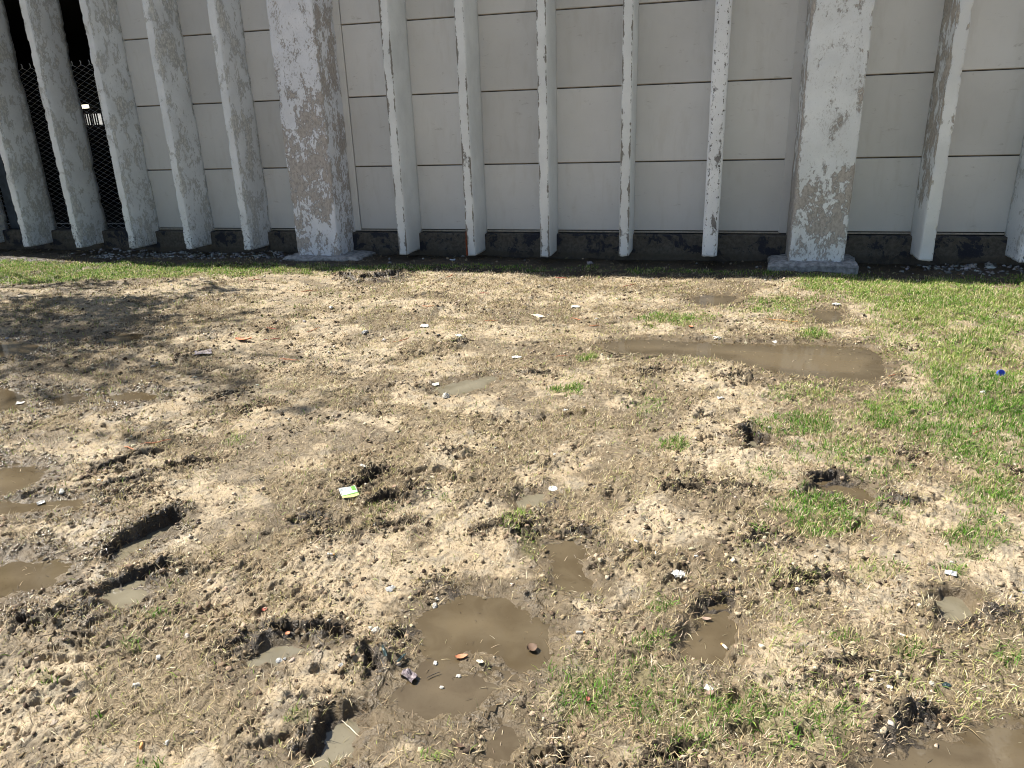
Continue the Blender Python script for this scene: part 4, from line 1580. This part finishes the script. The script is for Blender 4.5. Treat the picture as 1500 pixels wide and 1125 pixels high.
def pebble(sx, sy, sz, seed):
    V0, F0 = ICO2
    r = np.random.default_rng(seed)
    off = r.uniform(0, 50)
    k = 1 + .30 * noise(V0[:, 0] * 1.6 + off, V0[:, 1] * 1.6 + V0[:, 2], seed) + .20 * noise(V0[:, 0] * 3.3 + off, V0[:, 1] * 4 + V0[:, 2] * 3, seed + 1)
    V = V0 * k[:, None] * np.array([sx, sy, sz]) + np.array([0, 0, sz * .55])
    return MB().add(V, [tuple(f) for f in F0])


def strand(L, rad, seed, bend=.5, n=9, z0=.003):
    r = random.Random(seed)
    p, a, pts = np.array([-L / 2, 0, z0]), r.uniform(-.3, .3), []
    for k in range(n):
        pts.append(p.copy())
        a += r.uniform(-bend, bend)
        p = p + np.array([math.cos(a) * L / (n - 1), math.sin(a) * L / (n - 1), 0])
        p[2] = z0 + abs(r.gauss(0, .25)) * rad * 3
    return MB().tube(pts, [rad * (.7 + .5 * math.sin(math.pi * k / (n - 1))) for k in range(n)], 6)


def leaf_mb(L, W, seed, curl=.3):
    V, F = [], []
    n = 9
    for s in (1, -1):
        for i in range(n):
            t = i / (n - 1)
            hw = W / 2 * math.sin(math.pi * min(1, t * .92 + .06)) ** .8
            z = curl * L * (t - .4) ** 2
            for q in (-1, 0, 1):
                V.append(((t - .5) * L, q * hw, z + abs(q) * W * .18 + s * .0005 + .003))
    N = n * 3
    for i in range(n - 1):
        for q in range(2):
            a = i * 3 + q
            F.append((a, a + 3, a + 4, a + 1))
            F.append((N + a, N + a + 1, N + a + 4, N + a + 3))
    return MB().add(V, F)


def put(name, mb, mat, px, py, rot, label, cat, group=None, smooth=False, sink=0.0, tilt=(0, 0)):
    g, z = ground_frame(px, py)
    o = mb.build(name, mat, None, smooth)
    o.location = (g[0], g[1], z - sink)
    o.rotation_euler = (tilt[0], tilt[1], rot)
    return tag(o, label, cat, group)


def butt(px, py, rot, label, filt=False):
    g, z = ground_frame(px, py)
    t = empty('cigarette_butt', (g[0], g[1], z + .004), label, 'cigarette butt')
    t.rotation_euler = (0, .05, rot)
    MB().tube([(-.014, 0, 0), (-.004, 0, .0005), (.008, 0, 0), (.0085, 0, 0)], [.0042, .0042, .004, .0034], 12).build('paper_stub' if not filt else 'filter_wrap', WHITE if not filt else FILTER, t, True)
    MB().tube([(.0086, 0, 0), (.013, .0006, 0), (.016, .001, -.0005)], [.0036, .0039, .003], 10).build('filter' if not filt else 'burnt_end', FILTER if not filt else TWIG, t, True)
    return t


# green, white and yellow packet
s = scale_at(512, 727)
g, z = ground_frame(512, 727)
z += .014
pk = empty('packet', (g[0], g[1], z), 'green, white and yellow paper packet lying on the mud', 'packet')
pk.rotation_euler = (.10, .02, YAW + .42)
w, h = 24 * s, 27 * s


def wav(u, v):
    return .004 + .004 * math.sin(u * 5 + 1) * math.cos(v * 4) + .006 * (v + .5) * .4


def patch(u0, u1, v0, v1, lift, bow=0.0, nx=10, ny=10):
    V, F = [], []
    for s_ in (1, -1):
        for j in range(ny):
            for i in range(nx):
                u = u0 + (u1 - u0) * i / (nx - 1)
                v = v0 + (v1 - v0) * j / (ny - 1) + bow * ((u * 2) ** 2 - .5)
                V.append((u * w, v * h, wav(u, v) + lift + s_ * .0004))
    N = nx * ny
    for j in range(ny - 1):
        for i in range(nx - 1):
            a = j * nx + i
            F.append((a, a + 1, a + nx + 1, a + nx))
            F.append((N + a, N + a + nx, N + a + nx + 1, N + a + 1))
    return MB().add(V, F)


YEL = lit('packet_yellow', (.55, .53, .20), .5)
LIME = lit('packet_green', (.17, .40, .08), .5)
PWH = lit('packet_white', (.56, .60, .57), .5)
PGR = lit('packet_print', (.40, .45, .46), .6)
patch(-.5, .5, -.5, .5, 0).build('wrapper', PWH, pk)
patch(-.5, .5, -.5, -.30, .0012, .06).build('yellow_band', YEL, pk)
patch(-.5, .5, -.27, -.20, .0012, .06).build('green_stripe', LIME, pk)
patch(.20, .45, .02, .46, .0012).build('green_block', LIME, pk)
for k in range(5):
    patch(-.42, .12 - .05 * (k % 2), .36 - k * .10, .395 - k * .10, .0012, 0, 6, 2).build('print_line', PGR, pk)

# blue bottle cap
s = scale_at(1464, 555)
g, z = ground_frame(1464, 555)
cap = empty('bottle_cap', (g[0], g[1], z + .020), 'blue plastic bottle cap tipped up in the lawn', 'bottle cap')
cap.rotation_euler = (1.05, .2, .3)
BLUE = lit('cap_blue', (.02, .05, .55), .35, .5)
BL2 = lit('cap_blue_inside', (.10, .16, .62), .4, .5)
r = 5.0 * s
ringv = []
MB().tube([(0, 0, -.004), (0, 0, -.003), (0, 0, .007), (0, 0, .0085)], [r * .93, r, r, r * .9], 22).build('shell', BLUE, cap, False)
mb = MB()
n = 22
V, F = [], []
for q, (ra, zz) in enumerate(((r * .90, .0088), (r * 1.04, .0088), (r * 1.04, .0115), (r * .90, .0115))):
    for k in range(n):
        V.append((ra * math.cos(6.2832 * k / n), ra * math.sin(6.2832 * k / n), zz))
for q in range(4):
    for k in range(n):
        F.append((q * n + k, q * n + (k + 1) % n, ((q + 1) % 4) * n + (k + 1) % n, ((q + 1) % 4) * n + k))
mb.add(V, F)
mb.build('rim', BL2, cap)

S = scale_at
# crumpled and flat scraps
for name, px, py, wpx, hpx, cr, mat, rot, lab, cat in [
    ('wrapper', 600, 993, 24, 26, .010, PURP, .9, 'crumpled purple grey wrapper at the edge of the broad puddle', 'wrapper'),
    ('foil_wrapper', 297, 518, 36, 18, .012, FOIL, .4, 'crumpled black and silver foil in the shaded mud on the left', 'wrapper'),
    ('tissue', 991, 850, 20, 15, .014, WHITE, .3, 'crumpled white tissue on damp soil above the deep puddle', 'tissue'),
    ('paper_scrap', 1000, 838, 17, 8, .006, WHITE, 1.2, 'small torn white paper just behind the crumpled tissue', 'paper scrap'),
    ('paper_scrap', 622, 478, 17, 10, .006, WHITE, -.1, 'white paper scrap lying alone near the wall, left of the pale green one', 'paper scrap'),
    ('paper_scrap', 672, 492, 14, 9, .006, lit('pale_green_paper', (.60, .68, .60)), .3, 'pale greenish paper scrap standing on a dark clod', 'paper scrap'),
    ('paper_scrap', 757, 524, 22, 8, .005, WHITE, .1, 'long torn strip of white paper left of the long puddle', 'paper scrap'),
    ('card', 788, 463, 17, 16, .003, CREAM, .5, 'square cream card lying flat on the mud near the wall', 'card'),
    ('paper_scrap', 843, 450, 20, 8, .006, WHITE, 0, 'flat white scrap on mud near the wall, right of the cream card', 'paper scrap'),
    ('paper_scrap', 638, 564, 16, 7, .004, WHITE, .1, 'thin white scrap at the left tip of the narrow puddle', 'paper scrap'),
    ('paper_scrap', 663, 381, 12, 7, .004, lit('pale_blue_plastic', (.5, .56, .62)), 0, 'pale bluish scrap in the shade at the foot of the plinth', 'paper scrap'),
    ('plastic_film', 1392, 841, 22, 12, .006, FILM, -.5, 'shiny clear plastic film just above the round milky puddle', 'plastic film'),
    ('plastic_film', 557, 688, 10, 10, .006, FILM, .6, 'small glossy film scrap in the hollow beside the packet', 'plastic film'),
    ('paper_scrap', 532, 684, 9, 11, .005, WHITE, .9, 'tiny white torn paper on the clod rim behind the packet', 'paper scrap'),
    ('card', 1410, 876, 13, 9, .003, CREAM, .2, 'cream card bit floating in the round milky puddle', 'card'),
    ('paper_scrap', 60, 738, 14, 9, .005, WHITE, .7, 'white scrap at the end of the thin streak of water on the left', 'paper scrap'),
    ('paper_scrap', 30, 594, 13, 6, .005, WHITE, .2, 'white scrap in the dark puddle under the tree shade', 'paper scrap'),
    ('paper_scrap', 1038, 1013, 14, 12, .008, WHITE, .9, 'small folded white scrap in the bottom grass patch', 'paper scrap'),
    ('paper_scrap', 1055, 584, 12, 6, .005, WHITE, 0, 'white scrap on bare soil left of the dark round hole', 'paper scrap'),
    ('paper_scrap', 828, 602, 12, 6, .005, WHITE, .4, 'bent white scrap on brown soil in mid field', 'paper scrap'),
    ('dark_plastic', 1385, 1005, 14, 8, .004, GLASS, .3, 'dark plastic bit on mud near the bottom right corner', 'plastic bit'),
    ('plastic_shard', 563, 955, 6, 26, .003, GLASS, .35, 'dark green shard stuck in wet mud, the upper left of two', 'shard'),
    ('plastic_shard', 588, 966, 6, 20, .003, GLASS, -.5, 'dark green shard stuck in wet mud, the lower right of two', 'shard'),
]:
    sc = S(px, py)
    put(name, sheet(wpx * sc * .62, hpx * sc * (.9 if py > 600 else 1.25), cr * .8, px + py), mat, px, py, YAW + rot, lab, cat)

# stones and pebbles
for px, py, rx, ry, rz, mat, lab in [
    (653, 582, 11, 9, 8, PALE, 'white stone on straw below the narrow puddle'),
    (1050, 499, 10, 8, 5, PALE, 'pale stone on the far rim of the long puddle'),
    (1136, 508, 11, 7, 4, WHITE, 'white flat stone lying in the long puddle'),
    (572, 863, 12, 9, 4, GREY, 'flat grey stone on dry soil left of the broad puddle'),
    (637, 889, 7, 7, 6, PALE, 'white pebble with a dark shadow above the broad puddle'),
    (640, 878, 5, 5, 4, PALE, 'small pale pebble touching the white one above the broad puddle'),
    (551, 926, 9, 8, 7, PALE, 'pale lumpy stone left of the broad puddle'),
    (543, 921, 5, 5, 4, PALE, 'small pale stone beside the lumpy one'),
    (410, 970, 8, 8, 6, GREY, 'grey white stone below the small milky puddle'),
    (417, 966, 4, 4, 4, GREY, 'small grey pebble stuck to a bigger stone'),
    (200, 1006, 7, 7, 7, PALE, 'pale stone on dry crumbs in the lower left'),
    (245, 1090, 7, 7, 6, PALE, 'pale round stone near the orange butt'),
    (232, 963, 6, 6, 4, WHITE, 'white shell like stone in the lower left'),
    (1303, 1007, 6, 5, 4, WHITE, 'oval white pebble near the bottom right'),
    (1277, 998, 5, 4, 3, PALE, 'small white pebble left of the oval one'),
    (1365, 1003, 6, 5, 4, PALE, 'pale pebble right of the oval one'),
    (1168, 862, 6, 5, 4, WHITE, 'white pebble by the dark clod ridge on the right'),
    (1440, 576, 5, 5, 4, WHITE, 'white pebble lying in the lawn below the cap'),
    (812, 660 + 6, 5, 5, 4, WHITE, 'white pebble on brown soil near the middle'),
    (500, 975, 6, 6, 4, GREY, 'dull grey pebble on dry soil in the lower middle'),
    (638, 976, 5, 5, 4, WHITE, 'white pebble inside the broad puddle'),
    (672, 995, 7, 5, 3, PALE, 'pale chip lying in the shallow mud of the broad puddle'),
    (648, 1020, 6, 5, 3, PALE, 'pale chip at the lower rim of the broad puddle'),
    (1225, 446, 8, 5, 3, WHITE, 'white flat pebble near the lawn and wall'),
    (485, 451, 5, 5, 4, WHITE, 'white pebble in the tree shade near the wall'),
    (535, 488, 9, 7, 6, GREY, 'grey clod like stone in mid field'),
    (455, 660, 0, 0, 0, None, ''),
]:
    if mat is None:
        continue
    sc = S(px, py)
    put('stone', pebble(rx * sc * .52, ry * sc * .66, rz * sc * .5, px * 3 + py), mat, px, py, YAW + (px % 7) * .3, lab, 'stone', None, False, .002)

# the white round disc
sc = S(810, 717)
put('disc', MB().tube([(0, 0, .001), (0, 0, .0015), (0, 0, .004), (0, 0, .0048)], [6.2 * sc, 6.6 * sc, 6.6 * sc, 6.0 * sc], 24), WHITE, 810, 717, 0, 'round white plastic disc lying flat on tan soil', 'disc', None, False, 0, (.12, .05))

# butts
butt(931, 795, 2.5, 'white cigarette butt beside the little green sprout, right of the footprint puddle')
butt(850, 928, .3, 'white cigarette butt left of the deep puddle')
butt(1322, 933, -.3, 'white cigarette butt on straw at the right')
butt(1061, 952, 2.2, 'white cigarette butt in the deep puddle')
butt(485, 814, .1, 'white cigarette butt on dry soil in the middle left')
butt(208, 1093, 2.1, 'orange filter butt in the bottom left', True)
butt(147, 706, .1, 'pale butt between the cut marks on the left')

# leaves
for px, py, L, W, mat, rot, lab in [
    (676, 964, 22, 8, ORANGE, .1, 'bright orange leaf beside the straw island in the broad puddle'),
    (780, 957, 18, 15, BROWNLEAF, .3, 'dark brown round leaf at the right end of the broad puddle'),
    (1034, 911, 17, 6, PINKLEAF, -.3, 'pinkish curled leaf on the rim of the deep puddle'),
    (422, 931, 9, 6, ORANGE, .9, 'small rusty leaf in the small milky puddle'),
    (1040, 1017, 14, 7, PINKLEAF, .5, 'pinkish leaf piece beside the folded scrap in the bottom grass'),
    (860, 1027, 10, 7, RED, .6, 'dark red leaf in the bottom green tufts'),
    (357, 499, 32, 9, ORANGE, -.25, 'large orange leaf on shaded mud at the left'),
    (388, 896, 9, 7, RED, .4, 'reddish leaf bit behind the dark cut'),
    (674, 1095, 17, 6, BROWNLEAF, -.4, 'dark reddish leaf on mud at the bottom'),
    (1012, 480, 8, 7, ORANGE, .2, 'orange leaf on the tuft above the long puddle'),
    (703, 972, 8, 10, CREAM, 1.2, 'cream curled leaf on the straw island'),
]:
    sc = S(px, py)
    put('leaf', leaf_mb(L * sc * .8, W * sc * 1.1, px), mat, px, py, YAW + rot, lab, 'leaf', None, True)

# orange and red plastic strands blown over the mud
STR = [(395, 500, 30, 'trailing right of the large orange leaf'), (425, 527, 34, 'on dry soil below the tree shade'), (463, 486, 26, 'on the shaded mud in the left middle'),
       (398, 480, 28, 'in the tree shade above the large orange leaf'), (665, 406, 24, 'on dry turf near the wall, left'), (628, 449, 20, 'on soil left of the dry turf'), (708, 430, 18, 'below the dry turf by a clod'),
       (720, 470, 20, 'on soil left of the cream card'), (590, 502, 30, 'on the damp patch in mid field'), (820, 408, 22, 'on dry turf near the wall, middle'), (845, 467, 20, 'on mud under the flat white scrap'),
       (872, 479, 18, 'on straw left of the long puddle'), (925, 420, 24, 'on dry turf near the wall, right'), (228, 648, 40, 'on dry soil at the left, upper one'), (195, 657, 26, 'on dry soil at the left, lower one'),
       (372, 411, 18, 'in the grass band at far left'), (1240, 412, 34, 'in the wall shade below the white pilaster'), (1307, 551, 14, 'at the right end of the long puddle'), (1437, 636, 24, 'in the lawn below the blue cap'), (825, 523, 22, 'on straw left of the green tuft'), (450, 427, 18, 'on the far mud left of the dark hollow')]
for k, (px, py, L, where) in enumerate(STR):
    sc = S(px, py)
    put('plastic_strand', strand(L * sc, max(.0026, .55 * sc), 900 + k, .35), ORANGE if k % 3 else RED, px, py, YAW + random.uniform(-.3, .5), 'thin orange red strand ' + where, 'strand', 'orange strands blown over the mud')

# twigs
for px, py, L, rot, r_, lab in [
    (815, 1066, 48, .12, 1.6, 'dark crooked twig on mud left of the bottom tufts'), (95, 925, 60, .35, .9, 'thin curved twig in the lower left'), (1180, 1100, 40, -.6, 1.0, 'dark straight twig in the bottom right mud puddle'),
    (635, 1000, 22, .7, 1.0, 'short twig lying in the broad puddle'), (1480, 420, 0, 0, 0, ''), (665, 885, 0, 0, 0, ''), (510, 1075, 42, -1.0, .9, 'pale bent twig across the bottom milky puddle'), (885, 895, 40, .7, .8, 'thin dark twig on soil left of the green sprout'),
    (72, 570, 24, 1.0, 1.0, 'pale short twig by the tree shade puddle'), (1145, 470, 44, -.35, 1.0, 'orange tan twig lying above the long puddle'), (255, 960, 24, .9, .9, 'dark short twig in the lower left crumbs')]:
    if not lab:
        continue
    sc = S(px, py)
    put('twig', strand(L * sc, r_ * sc * .6, px + py, .28, 8, .004), TWIG if 'dark' in lab or 'thin' in lab or 'short' in lab and 'pale' not in lab else CREAM if 'pale' in lab else FILTER, px, py, YAW + rot, lab, 'twig')
